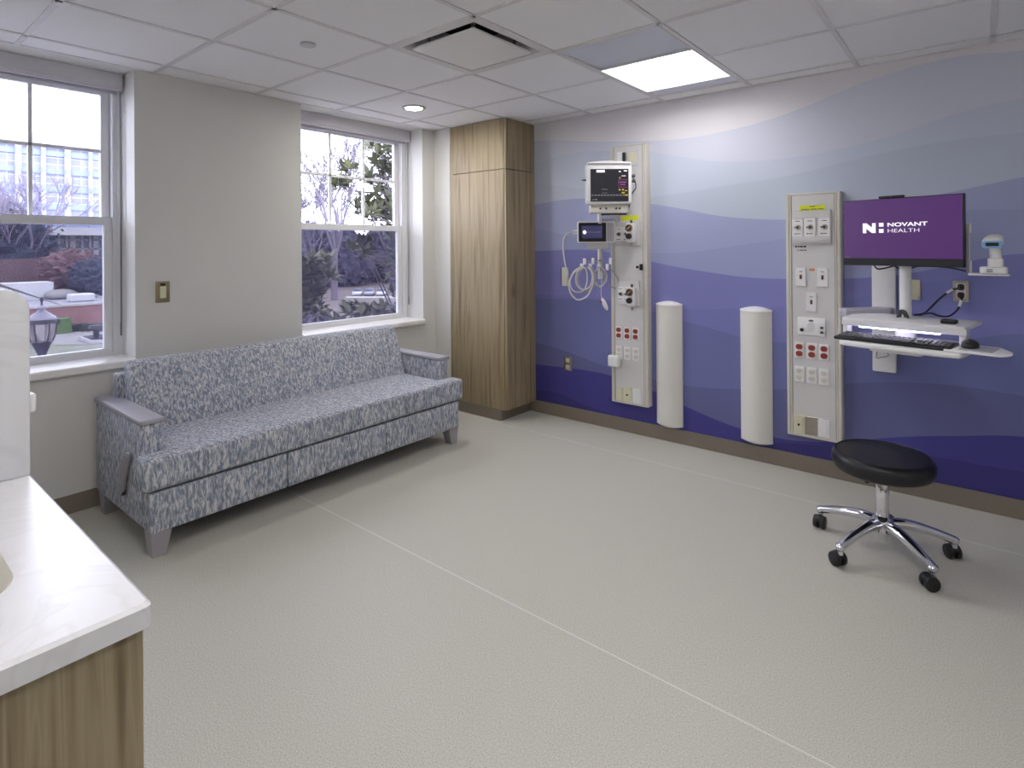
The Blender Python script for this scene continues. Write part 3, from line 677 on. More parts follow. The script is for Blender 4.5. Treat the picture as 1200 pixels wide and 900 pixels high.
# ------------------------------------------------------------------ headwall panels
HY = YW-.06
def headwall(label, x0, x1, z0, z1):
    t_ = thing('headwall_panel', label, 'headwall', ((x0+x1)/2, YW, z0))
    b2 = nb(); box(b2, x0+.03, x1-.03, HY, YW, z0+.012, z1-.010); obj('face', b2, 'panelgrey', t_, smooth=False)
    for q0, q1, s in ((x0, x0+.032, 1), (x1-.032, x1, -1)):
        b2 = nb(); xa, xb = (q0, q1) if s == 1 else (q1, q0)
        pr = [(xa, YW), (xa, HY+.006), (xa+s*.006, HY-.004), (xa+s*.018, HY-.004), (xa+s*.020, HY+.002), (xa+s*.023, HY+.002), (xa+s*.025, HY-.003), (xa+s*.032, HY-.003), (xa+s*.032, YW)]
        prism(b2, pr, 'z', z0, z1); obj('edge_rail', b2, 'alum', t_, smooth=False)
        gx = x0+.0335 if s == 1 else x1-.0335
        b2 = nb(); box(b2, gx-.0018, gx+.0018, HY-.002, HY+.004, z0+.012, z1-.010); obj('groove_strip', b2, 'base', t_, smooth=False)
    b2 = nb(); box(b2, x0+.004, x1-.004, HY-.003, YW, z0-.002, z0+.012, .002, 1); obj('bottom_trim', b2, 'alum', t_)
    b2 = nb(); box(b2, x0+.004, x1-.004, HY-.003, YW, z1-.010, z1+.002, .002, 1); obj('top_trim', b2, 'alum', t_)
    return t_
def socket_plate(parent, x, z, color, pm='white', w=.056, h=.098, name='outlet_plate', label=None):
    b2 = nb(); box(b2, x-w/2, x+w/2, HY-.006, HY, z-h/2, z+h/2, .002, 1); p_ = obj(name, b2, pm, parent, label=label)
    for dz in (-.021, .021):
        b2 = nb(); prism(b2, rrect(x-.019, x+.019, z+dz-.016, z+dz+.016, .0145, 6), 'y', HY-.010, HY-.005); obj('socket', b2, color, p_)
        b2 = nb()
        for dx in (-.006, .006): box(b2, x+dx-.001, x+dx+.001, HY-.011, HY-.0095, z+dz-.002, z+dz+.007)
        cyl(b2, (x, HY-.0095, z+dz-.007), (x, HY-.011, z+dz-.007), .002, seg=8); obj('slots', b2, 'darkgrey', p_, smooth=False)
    return p_
def blank_plate(parent, x, z, m_, name, w=.056, h=.11, dot=None):
    b2 = nb(); box(b2, x-w/2, x+w/2, HY-.006, HY, z-h/2, z+h/2, .002, 1); p_ = obj(name, b2, m_, parent)
    b2 = nb(); box(b2, x-w/2+.010, x+w/2-.010, HY-.009, HY-.006, z-h/2+.016, z+h/2-.016, .002, 1); obj('insert', b2, m_, p_)
    if dot:
        b2 = nb(); cyl(b2, (x, HY-.009, z), (x, HY-.014, z), .007, seg=14); obj('jack', b2, dot, p_)
    return p_
def gas_cell(parent, x, z, w, h, badge='darkgrey'):
    b2 = nb(); box(b2, x-w/2, x+w/2, HY-.016, HY-.008, z-h/2, z+h/2, .002, 1); p_ = obj('gas_outlet', b2, 'white', parent)
    b2 = nb(); cyl(b2, (x+.003, HY-.016, z), (x+.003, HY-.026, z), .016, .013, seg=20); obj('port', b2, 'steel', p_)
    b2 = nb(); cyl(b2, (x+.003, HY-.0255, z), (x+.003, HY-.028, z), .008, seg=16); obj('port_hole', b2, 'black', p_)
    b2 = nb(); box(b2, x-.018, x-.006, HY-.020, HY-.015, z-.006, z+.006, .001, 1); obj('latch_button', b2, badge, p_)
    for (a_, b_, c_, d_) in ((-.018, -.008, -.042, -.036), (-.006, .016, -.041, -.037), (-.012, .014, .036, .040)):
        b2 = nb(); box(b2, x+a_, x+b_, HY-.0170, HY-.0155, z+c_, z+d_); obj('marking', b2, 'darkgrey', p_, smooth=False)

H2 = headwall('shorter headwall panel with three gas outlets beside the purple screen', -.938, -.632, .235, 1.722)
bm = nb(); box(bm, -.856, -.715, HY-.0015, HY, 1.611, 1.648); yl = obj('warning_label', bm, 'yellow', H2, label='bright yellow label strip')
bm = nb()
for k, (a, b_) in enumerate(((-.80, -.77), (-.845, -.80), (-.795, -.76), (-.755, -.725))): box(bm, a, b_, HY-.0022, HY-.0014, (1.638, 1.622, 1.622, 1.622)[k], (1.642, 1.626, 1.626, 1.626)[k])
obj('printed_line', bm, 'darkgrey', yl, smooth=False)
def gas_bracket(parent, x0, x1, z0, z1):
    # surround with bowed lips above and below the outlets
    b2 = nb(); n = 12
    for s, zz, ze in ((1, z1-.045, z1), (-1, z0+.045, z0)):
        for k in range(1):
            low = [(x0, zz), (x1, zz)]
            arcp = [(x1-(x1-x0)*q/n, zz+s*(.012+.020*math.sin(PI*q/n))) for q in range(n+1)]
            prism(b2, low+arcp, 'y', HY-.018, HY)
        box(b2, x0, x1, HY-.010, HY, min(zz, ze), max(zz, ze), .002, 1)
    box(b2, x0, x1, HY-.008, HY, z0, z1, .002, 1)
    return obj('gas_surround', b2, 'panelgrey', parent)
gas_bracket(H2, -.898, -.684, 1.415, 1.615)
for x in (-.866, -.797, -.719): gas_cell(H2, x, 1.514, .064, .112)
bm = nb()
for k, (a, b_) in enumerate(((-.885, -.872), (-.869, -.860), (-.857, -.840), (-.836, -.822))): box(bm, a, b_, HY-.0012, HY, 1.392, 1.402)
for k, (a, b_) in enumerate(((-.87, -.862), (-.856, -.838), (-.834, -.82))): box(bm, a, b_, HY-.0012, HY, 1.372, 1.378)
obj('maker_mark', bm, 'darkgrey', H2, smooth=False, label='faint printed lettering')
bm = nb(); box(bm, -.805, -.775, HY-.0015, HY, 1.249, 1.263); obj('orange_tag', bm, 'orange', H2)
for x, z in ((-.852, 1.211), (-.732, 1.212), (-.794, 1.06)):
    b2 = nb(); box(b2, x-.029, x+.029, HY-.006, HY, z-.057, z+.057, .002, 1); p_ = obj('monitor_jack_plate', b2, 'white', H2)
    b2 = nb(); box(b2, x-.006, x+.006, HY-.010, HY-.005, z-.013, z+.013, .001, 1); obj('jack', b2, 'brown', p_)
    b2 = nb(); box(b2, x-.008, x+.008, HY-.0068, HY-.0055, z+.030, z+.034); obj('marking', b2, 'darkgrey', p_, smooth=False)
bm = nb(); box(bm, -.872, -.716, HY-.012, HY, .857, .966, .006, 2); nu = obj('nurse_call_plate', bm, 'white', H2)
bm = nb(); prism(bm, [(-.795+.022*math.cos(q*PI/16), .910+.030*math.sin(q*PI/16)) for q in range(32)], 'y', HY-.0135, HY-.011); obj('speaker_grille', bm, 'panelgrey', nu)
bm = nb(); prism(bm, [(-.795+.014*math.cos(q*PI/8), .948+.006*math.sin(q*PI/8)) for q in range(16)], 'y', HY-.015, HY-.011); obj('indicator', bm, 'darkgrey', nu)
bm = nb(); cyl(bm, (-.846, HY-.011, .889), (-.846, HY-.020, .889), .011, seg=18); obj('call_button', bm, 'black', nu)
bm = nb(); box(bm, -.745, -.728, HY-.016, HY-.011, .902, .916, .001, 1); obj('port', bm, 'darkgrey', nu)
bm = nb(); box(bm, -.745, -.728, HY-.016, HY-.011, .874, .888, .001, 1); obj('port', bm, 'darkgrey', nu)
for x in (-.864, -.794, -.727): socket_plate(H2, x, .762, 'red', label='white plate with two red sockets')
for x in (-.864, -.795, -.728): socket_plate(H2, x, .614, 'cream')
blank_plate(H2, -.869, .305, 'ivory', 'data_jack_plate', .066, .115, 'black')
bm = nb(); box(bm, -.832, -.768, HY-.005, HY, .252, .362, .002, 1); obj('steel_blank_plate', bm, 'steel', H2)
blank_plate(H2, -.731, .307, 'white', 'four_port_plate', .060, .11)

H1 = headwall('tall headwall panel carrying the patient monitor', -2.186, -1.88, .232, 2.160)
bm = nb(); box(bm, -2.035, -1.945, HY-.006, HY, 2.0, 2.12, .002, 1); obj('light_plate', bm, 'panelgrey', H1)
bm = nb(); box(bm, -2.022, -1.958, HY-.008, HY-.005, 2.028, 2.10); obj('label_card', bm, 'ivory', H1)
bm = nb(); box(bm, -2.120, -2.075, HY-.010, HY, 1.98, 2.115, .004, 1); obj('vertical_vent', bm, 'white', H1)
bm = nb(); box(bm, -2.068, -2.050, HY-.022, HY, 1.98, 2.105, .003, 1); obj('dark_clip', bm, 'black', H1)
bm = nb(); box(bm, -2.092, -1.950, HY-.0015, HY, 1.596, 1.634); obj('warning_label', bm, 'yellow', H1, label='bright yellow label strip')
bm = nb(); box(bm, -2.138, -1.932, HY-.014, HY, 1.41, 1.592, .004, 1); gs = obj('gas_surround', bm, 'panelgrey', H1)
for x in (-2.105, -2.045): gas_cell(gs, x, 1.497, .056, .10, 'teal')
bm = nb(); box(bm, -2.115, -1.942, HY-.014, HY, .972, 1.155, .004, 1); gs = obj('gas_surround', bm, 'panelgrey', H1)
for x in (-2.093, -2.043): gas_cell(gs, x, 1.05, .048, .10, 'teal')
bm = nb(); box(bm, -1.935, -1.915, HY-.022, HY, 1.23, 1.275, .003, 1); cyl(bm, (-1.958, HY, 1.252), (-1.958, HY-.012, 1.252), .010, seg=14); obj('rail_latch', bm, 'black', H1)
for x in (-2.118, -2.048, -1.978): socket_plate(H1, x, .757, 'red', label='white plate with two red sockets')
for x in (-2.116, -2.047, -1.977): socket_plate(H1, x, .608, 'cream')
blank_plate(H1, -2.112, .298, 'ivory', 'blank_plate', .05, .09)
blank_plate(H1, -2.049, .300, 'ivory', 'data_jack_plate', .066, .115, 'black')
blank_plate(H1, -1.972, .300, 'white', 'four_port_plate', .066, .11)

def regulator(x, z, label):
    t_ = thing('suction_regulator', label, 'regulator', (x, HY, z), group='suction regulators on the tall headwall')
    b2 = nb(); box(b2, x-.030, x+.034, HY-.062, HY-.014, z-.082, z+.060, .010, 3); obj('body', b2, 'white', t_)
    b2 = nb(); cyl(b2, (x, HY-.062, z+.024), (x, HY-.074, z+.024), .028, seg=28, bev=.002); g = obj('gauge', b2, 'brass', t_)
    b2 = nb(); cyl(b2, (x, HY-.074, z+.024), (x, HY-.0755, z+.024), .023, seg=24); obj('dial_face', b2, 'brown', g)
    b2 = nb(); box(b2, -.002, .002, -.001, .001, -.016, .016, M=Matrix.Translation((x, HY-.0765, z+.024)) @ Matrix.Rotation(.9, 4, 'Y')); obj('needle', b2, 'ivory', g)
    b2 = nb(); cyl(b2, (x, HY-.062, z-.036), (x, HY-.086, z-.036), .022, .020, seg=24, bev=.002); obj('knob', b2, 'black', t_)
    b2 = nb(); cyl(b2, (x+.004, HY-.038, z+.060), (x+.004, HY-.038, z+.082), .009, seg=14); obj('top_fitting', b2, 'darkgrey', t_)
    b2 = nb(); cyl(b2, (x+.004, HY-.038, z-.082), (x+.004, HY-.038, z-.108), .007, seg=12); obj('hose_barb', b2, 'steel', t_)
regulator(-1.992, 1.515, 'white suction regulator with round gauge beside the small touch screen')
regulator(-1.992, 1.045, 'white suction regulator with round gauge below the hanging cables, above red sockets')
bm = nb(); box(bm, -2.184, -2.096, HY-.062, HY-.010, .505, .588, .010, 3); 
o = obj('power_adapter', bm, 'white'); tag(o, 'white power adapter plugged into the lower sockets of the tall headwall', 'adapter'); recenter(o)

# ------------------------------------------------------------------ patient monitor on its arm
PL, PR_ = Vector((-2.118, 3.334, 0)), Vector((-1.874, 3.535, 0))
pc = (PL+PR_)/2; pyaw = math.atan2(PR_.y-PL.y, PR_.x-PL.x); pw = (PR_-PL).length
t = thing('patient_monitor', 'white framed patient monitor with dark trace screen on the tall headwall', 'monitor', (pc.x, pc.y, 1.70), pyaw)
def pbox(b2, *a, **k): return box(b2, *a, **k)
h0, h1 = 0.0, .285
bm = nb(); prism(bm, rrect(-pw/2, pw/2, h0, h1, .02, 5), 'y', 0, .085, .008, 2); obj('housing', bm, 'white', t, world=False)
bm = nb(); n = 12; tp = [(-pw/2+.005+(pw-.01)*k/n, h1+.004+.012*math.sin(PI*k/n)) for k in range(n+1)]
prism(bm, tp+[(pw/2-.005, h1-.004), (-pw/2+.005, h1-.004)], 'y', -.004, .07, .003, 1); obj('handle', bm, 'white', t, world=False)
bm = nb(); box(bm, -pw/2+.010, pw/2-.012, -.0055, .0, h1-.010, h1-.003); obj('alarm_bar', bm, 'grey', t, world=False)
bm = nb(); box(bm, -pw/2+.028, pw/2-.024, -.006, .002, .018, h1-.042, .002, 1); sc = obj('screen', bm, 'scrdark', t, world=False)
sx0, sx1, sz0, sz1 = -pw/2+.030, pw/2-.026, .020, h1-.044
def px_(u0, u1, v0, v1, m_, name): 
    b2 = nb(); box(b2, sx0+(sx1-sx0)*u0, sx0+(sx1-sx0)*u1, -.0068, -.0058, sz0+(sz1-sz0)*v0, sz0+(sz1-sz0)*v1); obj(name, b2, m_, sc, world=False, smooth=False)
def multi(m_, name, rects):
    b2 = nb()
    for (u0, u1, v0, v1) in rects: box(b2, sx0+(sx1-sx0)*u0, sx0+(sx1-sx0)*u1, -.0068, -.0058, sz0+(sz1-sz0)*v0, sz0+(sz1-sz0)*v1)
    obj(name, b2, m_, sc, world=False, smooth=False)
multi('scrwhite', 'title_box', [(.15, .37, .90, .975), (.75, .80, .91, .94), (.88, .97, .93, .96), (.82, .93, .78, .795)])
multi('scrdim', 'menu_row', [(k*.083+.01, k*.083+.068, .165, .205) for k in range(11)] + [(.29, .44, .36, .38), (.29, .44, .25, .262), (.04, .08, .03, .06), (.10, .17, .03, .07)])
multi('scrmag', 'trace_frame', [(.73, .98, .66, .67), (.73, .98, .43, .44), (.73, .738, .43, .67), (.75, .95, .57, .61), (.78, .92, .50, .53)])
multi('scryel', 'trace_value', [(.74, .79, .33, .38), (.83, .88, .33, .38), (.91, .97, .31, .34), (.82, .90, .24, .28), (.91, .99, .165, .205), (.76, .79, .70, .75)])
bm = nb(); box(bm, -pw/2+.03, pw/2-.02, .02, .11, -.06, .002, .006, 2); obj('module_base', bm, 'cream', t, world=False)
bm = nb()
for k, x in enumerate((-.06, -.02, .05, .075)): cyl(bm, (x, .02, -.03), (x, .012, -.03), .008, seg=10)
obj('connector', bm, 'darkgrey', t, world=False)
bm = nb(); cyl(bm, (-pw/2+.002, .03, .17), (-pw/2-.03, .03, .17), .009, .004, seg=12); obj('side_plug', bm, 'teal', t, world=False)
bm = nb(); cyl(bm, (pw/2-.002, .045, .20), (pw/2+.03, .045, .20), .011, seg=12); cyl(bm, (pw/2-.002, .045, .165), (pw/2+.03, .045, .165), .012, seg=12); obj('side_connector', bm, 'darkgrey', t, world=False)

o = obj('monitor_cable', tube(nb(), [at(739, 205, D=4.10), at(744, 212, D=4.14), at(745, 220, D=4.16), at(741, 226, D=4.16), at(739, 231, D=4.18), at(737, 243, D=4.2), at(733, 252, D=4.22)], .0045, 8, 6), 'darkgrey')
tag(o, 'dark cable looping down the side of the patient monitor', 'cable')

# pole bracket holding both screens
bx, by = -2.232, 3.698
t = thing('equipment_pole', 'pale pole bracket below the patient monitor with a row of cable hooks', 'pole bracket', (bx, by, 1.16))
bm = nb(); cyl(bm, (bx, by, 1.16), (bx, by, 1.66), .019, seg=24, bev=.003); obj('pole', bm, 'cream', t)
bm = nb(); tube(bm, [(bx, by, 1.60), (bx+.05, by+.05, 1.60), (bx+.085, HY-.004, 1.60)], .018, 10, 4); box(bm, bx+.05, bx+.13, HY-.012, HY-.0005, 1.56, 1.64, .003, 1); obj('wall_arm', bm, 'grey', t)
A_ = at(703, 249, D=4.05); B_ = at(732, 249, D=4.12)
bm = nb(); cyl(bm, A_, B_, .019, seg=16, bev=.003); cyl(bm, (A_+B_)/2, (bx, by, 1.65), .014, seg=12); obj('cross_bar', bm, 'darkgrey', t)
bm = nb(); cyl(bm, A_+Vector((0, 0, .035)), A_-Vector((0, 0, .08)), .013, seg=16, bev=.003); ball(bm, (A_+B_)/2-Vector((0, .014, 0)), .012); obj('clamp', bm, 'white', t)
R0, R1 = at(684.5, 306, D=4.18), at(719, 305.5, D=4.26)
bm = nb(); tube(bm, [R0, (R0+R1)/2, R1], .0045, 8, 3); cyl(bm, (bx, by-.0, 1.305), (R0+R1)/2, .007, seg=8); obj('hook_rail', bm, 'grey', t)
for k, (hx, hy) in enumerate(((685, 306), (695, 305.5), (715.5, 305.5), (681.5, 312), (691.5, 312), (701.5, 312.5), (711.5, 312.5))):
    p = at(hx, hy, D=4.16); bm = nb(); box(bm, p.x-.010, p.x+.010, p.y-.008, p.y+.012, p.z-.026, p.z+.020, .004, 2); obj('hook', bm, 'white', t)

DL, DR = Vector((-2.318, 3.524, 0)), Vector((-2.098, 3.70, 0)); dc = (DL+DR)/2; dyaw = math.atan2(DR.y-DL.y, DR.x-DL.x); dw = (DR-DL).length
t = thing('touch_display', 'small white touch display with dark screen below the patient monitor', 'display', (dc.x, dc.y, 1.432), dyaw)
bm = nb(); prism(bm, rrect(-dw/2, dw/2, 0, .162, .014, 5), 'y', 0, .045, .006, 2); obj('housing', bm, 'white', t, world=False)
bm = nb(); prism(bm, rrect(-dw/2+.006, dw/2-.072, .010, .150, .006, 4), 'y', -.003, .002); bz = obj('bezel', bm, 'black', t, world=False)
bm = nb(); box(bm, -dw/2+.030, dw/2-.100, -.0042, -.0025, .034, .128); sc2 = obj('screen', bm, 'scrblue', bz, world=False)
bm = nb(); prism(bm, [(-dw/2+.050+.014*math.cos(q*PI/10), .080+.015*math.sin(q*PI/10)) for q in range(20)], 'y', -.0055, -.004); obj('round_icon', bm, 'scrwhite', sc2, world=False)
bm = nb(); box(bm, -dw/2+.068, dw/2-.125, -.0052, -.004, .078, .082); box(bm, dw/2-.125, dw/2-.113, -.0052, -.004, .077, .085); obj('progress_line', bm, 'scrdim', sc2, world=False)
bm = nb()
for k in range(5): box(bm, dw/2-.062+k*.010, dw/2-.057+k*.010, -.003, .002, .014, .148)
obj('ribbed_side', bm, 'grey', t, world=False)
bm = nb(); box(bm, -dw/2-.035, -dw/2+.004, .014, .026, .086, .098, .003, 1); box(bm, -dw/2-.035, -dw/2+.004, .014, .026, .066, .076, .003, 1); obj('side_plug', bm, 'white', t, world=False)
bm = nb(); box(bm, -.07, .09, .012, .05, -.045, .002, .006, 2); obj('lower_mount', bm, 'panelgrey', t, world=False)

def cable(name, label, pts, r, m_, D0=4.14, D1=None):
    n = len(pts); P = [at(x, y, D=(D0 if D1 is None else D0+(D1-D0)*k/(n-1))) for k, (x, y) in enumerate(pts)]
    o_ = obj(name, tube(nb(), P, r, 8, 6), m_); tag(o_, label, 'cable', 'cables hanging below the patient monitor'); return o_
cable('hanging_cable', 'pale cable dropping from the left side of the touch display', [(674, 272), (665, 274), (660.5, 281), (660, 292), (661.5, 305), (664, 317), (666, 322)], .0055, 'cable', 4.16, 4.12)
cable('hanging_cable', 'pale cable in the largest low loop under the hooks', [(682, 314), (672, 320), (667, 332), (668, 342), (674, 350), (680, 351), (688, 347), (693, 338), (695, 328), (693, 318), (689, 313)], .0062, 'cable', 4.10)
cable('hanging_cable', 'pale coiled cable with two turns on the left hook', [(681, 312), (672, 319), (668, 330), (671, 340), (678, 342.5), (685, 339), (688, 328), (687, 317), (683, 313), (676, 320), (675, 331), (680, 338), (686, 339), (692, 334), (694, 322), (690, 312)], .005, 'cable', 4.13, 4.08)
cable('hanging_cable', 'mid grey cable in the small inner loop', [(685, 314), (679, 319), (677, 328), (680, 336), (686, 340), (692, 337), (696, 330), (697, 320), (693, 313)], .005, 'cable2', 4.14)
cable('hanging_cable', 'mid grey cable swagged between the middle hooks', [(691, 312), (696, 322), (697, 332), (701, 335), (707, 331), (709, 322), (703, 313)], .005, 'cable2', 4.12)
cable('hanging_cable', 'thin grey cable arching over to the lower gas outlets', [(711, 313), (718, 318), (724, 327), (726, 338), (724, 345)], .0045, 'cable2', 4.2, 4.30)
cable('hanging_cable', 'thin pale cable holding the white clip that hangs lowest', [(706, 314), (705, 328), (704.5, 345), (706, 353)], .003, 'cable', 4.15)
cable('hanging_cable', 'grey cable crossing toward the edge of the headwall', [(701, 313), (709, 324), (714, 334), (722, 338)], .004, 'cable2', 4.15, 4.24)
cable('hanging_cable', 'mid grey cable making the second ring of the coil', [(691, 312), (683, 316), (676, 325), (677, 336), (684, 341), (692, 340), (697, 332), (698, 321), (692, 312)], .0048, 'cable2', 4.17)
cable('hanging_cable', 'pale cable in a narrow loop on the third hook', [(702, 312), (697, 320), (698, 331), (703, 336), (709, 331), (711, 322), (705, 312)], .0042, 'cable', 4.18)
t = thing('sensor_clip', 'white sensor clip hanging lowest from the cable bundle', 'sensor', at(709, 357, D=4.15))
c0 = at(706, 351, D=4.15); c1 = at(711, 362, D=4.15); M_, L_ = basis(c0, c1)
bm = nb(); ball(bm, (0, 0, L_/2), .55*L_, (.5, .4, 1.2), 3, M=M_); obj('body', bm, 'white', t)
bm = nb(); ball(bm, (0, 0, .018), .009, M=Matrix.Translation(Vector((-.012, -.016, 0))) @ M_); obj('marker', bm, 'red', t)

# ------------------------------------------------------------------ workstation on the blue wall
O = Vector((-.288, 3.41, 0)); TY = math.radians(-11)
t = thing('wall_track', 'white vertical mounting track on the blue wall behind the keyboard tray', 'wall track', (-.425, YW, .68))
bm = nb(); box(bm, -.482, -.367, YW-.038, YW, .68, 1.42, .006, 2); obj('track', bm, 'white', t)
bm = nb(); tube(bm, [at(1028.5, 409, Y=YW-.039), at(1027, 419.5, Y=YW-.044), at(1032, 419, Y=YW-.044), at(1041.5, 416.5, Y=YW-.044), at(1037, 409.5, Y=YW-.039)], .002, 6, 2); obj('wire_loop', bm, 'black', t)
t = thing('wall_workstation', 'white wall arm with post, keyboard tray, raised shelf and mouse platform', 'workstation arm', (O.x, O.y, .93), TY)
def L2(z): return z-.93
bm = nb(); cyl(bm, (0, 0, L2(.955)), (0, 0, L2(1.40)), .026, seg=28, bev=.004); obj('post', bm, 'white', t, world=False)
iv = INV[t.name]; wa = iv @ Vector((-.425, YW-.038, .98))
bm = nb(); tube(bm, [(wa.x, wa.y, L2(.99)), (wa.x*.55, wa.y*.6, L2(.985)), (0, 0, L2(.975))], .035, 14, 4, squash=.8); cyl(bm, (0, 0, L2(.945)), (0, 0, L2(1.0)), .045, seg=24, bev=.006); obj('support_arm', bm, 'white', t, world=False)
p0, p1 = iv @ Vector((-.60, 3.66, 1.03)), iv @ Vector((-.40, 3.74, 1.03))
bm = nb(); prism(bm, [(-.62, 3.60), (-.58, 3.56), (-.37, 3.66), (-.37, 3.79), (-.46, 3.79)], 'z', 1.0, 1.052, .012, 3); obj('arm_cover', bm, 'grey', t)
# keyboard tray: a shallow boat shape
bm = nb(); poly = [(-.175, -.37), (-.15, -.395), (-.05, -.408), (.09, -.412), (.22, -.408), (.305, -.392), (.315, -.36), (.315, -.15), (-.175, -.15)]
prism(bm, poly, 'z', L2(.928), L2(.953), .010, 3); obj('keyboard_tray', bm, 'white', t, world=False)
bm = nb(); prism(bm, rrect(-.05, .16, -.36, 0.03, .02, 4), 'z', L2(.912), L2(.93), .006, 2); obj('tilt_mechanism', bm, 'white', t, world=False)
bm = nb(); box(bm, -.16, .27, -.16, .03, L2(.925), L2(.945), .005, 2); obj('tray_bracket', bm, 'white', t, world=False)
bm = nb(); mp_ = [(.245, -.385)] + [(.415+.045*math.cos(math.radians(a)), -.31+.075*math.sin(math.radians(a))) for a in range(-90, 60, 15)] + [(.40, -.17), (.245, -.17)]
prism(bm, mp_, 'z', L2(.953), L2(.963), .004, 2); mpo = obj('mouse_platform', bm, 'white', t, world=False)
bm = nb(); box(bm, .29, .405, -.36, -.20, L2(.963), L2(.965), .001, 1); obj('mouse_pad', bm, 'grey', mpo, world=False)
# raised shelf with lamp strip
bm = nb(); prism(bm, [(-.222, -.205), (.283, -.205), (.287, -.19), (.287, .10), (-.13, .10), (-.19, .05), (-.235, -.05)], 'z', L2(1.022), L2(1.042), .006, 2)
box(bm, -.222, .29, -.207, -.195, L2(1.002), L2(1.03), .003, 1); sh = obj('raised_shelf', bm, 'white', t, world=False)
bm = nb(); box(bm, -.145, .19, -.200, -.186, L2(.996), L2(1.003), .002, 1); obj('light_strip', bm, 'led', sh, world=False)
for x0_, x1_ in ((-.222, -.200), (.258, .285)):
    bm = nb(); box(bm, x0_, x1_, -.19, -.13, L2(.945), L2(1.024), .004, 2); obj('shelf_support', bm, 'white', t, world=False)

t = thing('keyboard', 'black full size keyboard on the white wall tray', 'keyboard', (O.x, O.y, .953), TY)
Mk = Matrix.Translation((.038, -.30, .004)) @ Matrix.Rotation(math.radians(3), 4, 'X')
bm = nb(); prism(bm, [(-.232, -.08), (.232, -.08), (.232, .066), (-.232, .066)], 'z', 0, .014, .004, 2, M=Mk); kb = obj('body', bm, 'black', t, world=False)
keys = []
rows = [(.043, 15), (.020, 15), (.002, 14), (-.016, 13), (-.034, 12), (-.052, 8)]
bm = nb()
for y, n in rows:
    x = -.222; wd = .300/n
    for k in range(n): box(bm, x+.001, x+wd-.002, y-.007, y+.008, .013, .020, .002, 1, M=Mk); x += wd
for y, _ in rows[:3]+rows[4:]:
    for k in range(3): box(bm, .088+k*.019, .104+k*.019, y-.007, y+.008, .013, .020, .002, 1, M=Mk)
for y, _ in rows[1:]:
    for k in range(4): box(bm, .152+k*.0185, .168+k*.0185, y-.007, y+.008, .013, .020, .002, 1, M=Mk)
ko = obj('keys', bm, 'darkgrey', kb, world=False)
t = thing('mouse', 'black computer mouse on the small platform at the end of the tray', 'mouse', (O.x, O.y, .965), TY)
bm = nb(); ball(bm, (.315, -.275, .008), .05, (.62, .95, .55), 3)
for v in bm.verts: v.co.z = max(v.co.z, .001)
obj('body', bm, 'black', t, world=False)
bm = nb(); cyl(bm, (.310, -.315, .028), (.320, -.315, .028), .007, seg=12); obj('wheel', bm, 'darkgrey', t, world=False)
t = thing('card_reader', 'small black box on the right end of the raised shelf', 'card reader', (O.x, O.y, 1.042), TY)
bm = nb(); box(bm, .18, .235, -.15, -.09, 0.0, .018, .003, 2); obj('body', bm, 'black', t, world=False)
t = thing('cable_clip', 'dark bundled cable tie at the foot of the monitor post', 'cable tie', (O.x, O.y, 1.042), TY)
bm = nb(); tube(bm, [(-.022, -.045, .001), (-.012, -.05, .03), (0, -.045, .036), (.014, -.05, .03), (.024, -.045, .001)], .006, 8, 4); tube(bm, [(-.012, -.042, .004), (0, -.05, .03), (.012, -.044, .004)], .005, 8, 4); obj('loop', bm, 'darkgrey', t, world=False)

# monitor
ML, MR = Vector((-.561, 3.407, 0)), Vector((-.05, 3.246, 0)); mc = (ML+MR)/2; myaw = math.atan2(MR.y-ML.y, MR.x-ML.x); mw = (MR-ML).length
zb_ = 1.300
t = thing('computer_monitor', 'flat monitor with a purple screen and white lettering', 'monitor', (mc.x, mc.y, zb_), myaw)
mh = .338
bm = nb(); box(bm, -mw/2, mw/2, 0, .022, 0, mh, .003, 2); box(bm, -.16, .16, .02, .048, .05, .25, .012, 2); obj('housing', bm, 'black', t, world=False)
bm = nb(); box(bm, -mw/2+.005, mw/2-.006, -.0015, .002, .038, mh-.004); sc = obj('screen', bm, 'purple', t, world=False)
bm = nb(); box(bm, -mw/2+.002, mw/2-.002, -.003, .002, .0, .036, .002, 1); obj('chin', bm, 'black', t, world=False)
def text(body, x, z, size, sx, bold, parent, m_, name='lettering', y=-.0022):
    c = bpy.data.curves.new(name, 'FONT'); c.body = body; c.size = size; c.offset = bold; c.extrude = .0004
    o_ = bpy.data.objects.new(name, c); COL.objects.link(o_); o_.parent = parent
    o_.location = (x, y, z); o_.rotation_euler = (PI/2, 0, 0); o_.scale = (sx, 1, 1); c.materials.append(MAT[m_])
    dg = bpy.context.evaluated_depsgraph_get(); me = bpy.data.meshes.new_from_object(o_.evaluated_get(dg)); 
    o2 = bpy.data.objects.new(name, me); COL.objects.link(o2); o2.parent = parent; o2.location = o_.location; o2.rotation_euler = o_.rotation_euler; o2.scale = o_.scale
    bpy.data.objects.remove(o_); return o2
def uv(u, v): return (-mw/2+mw*u, zb_*0+mh*v)
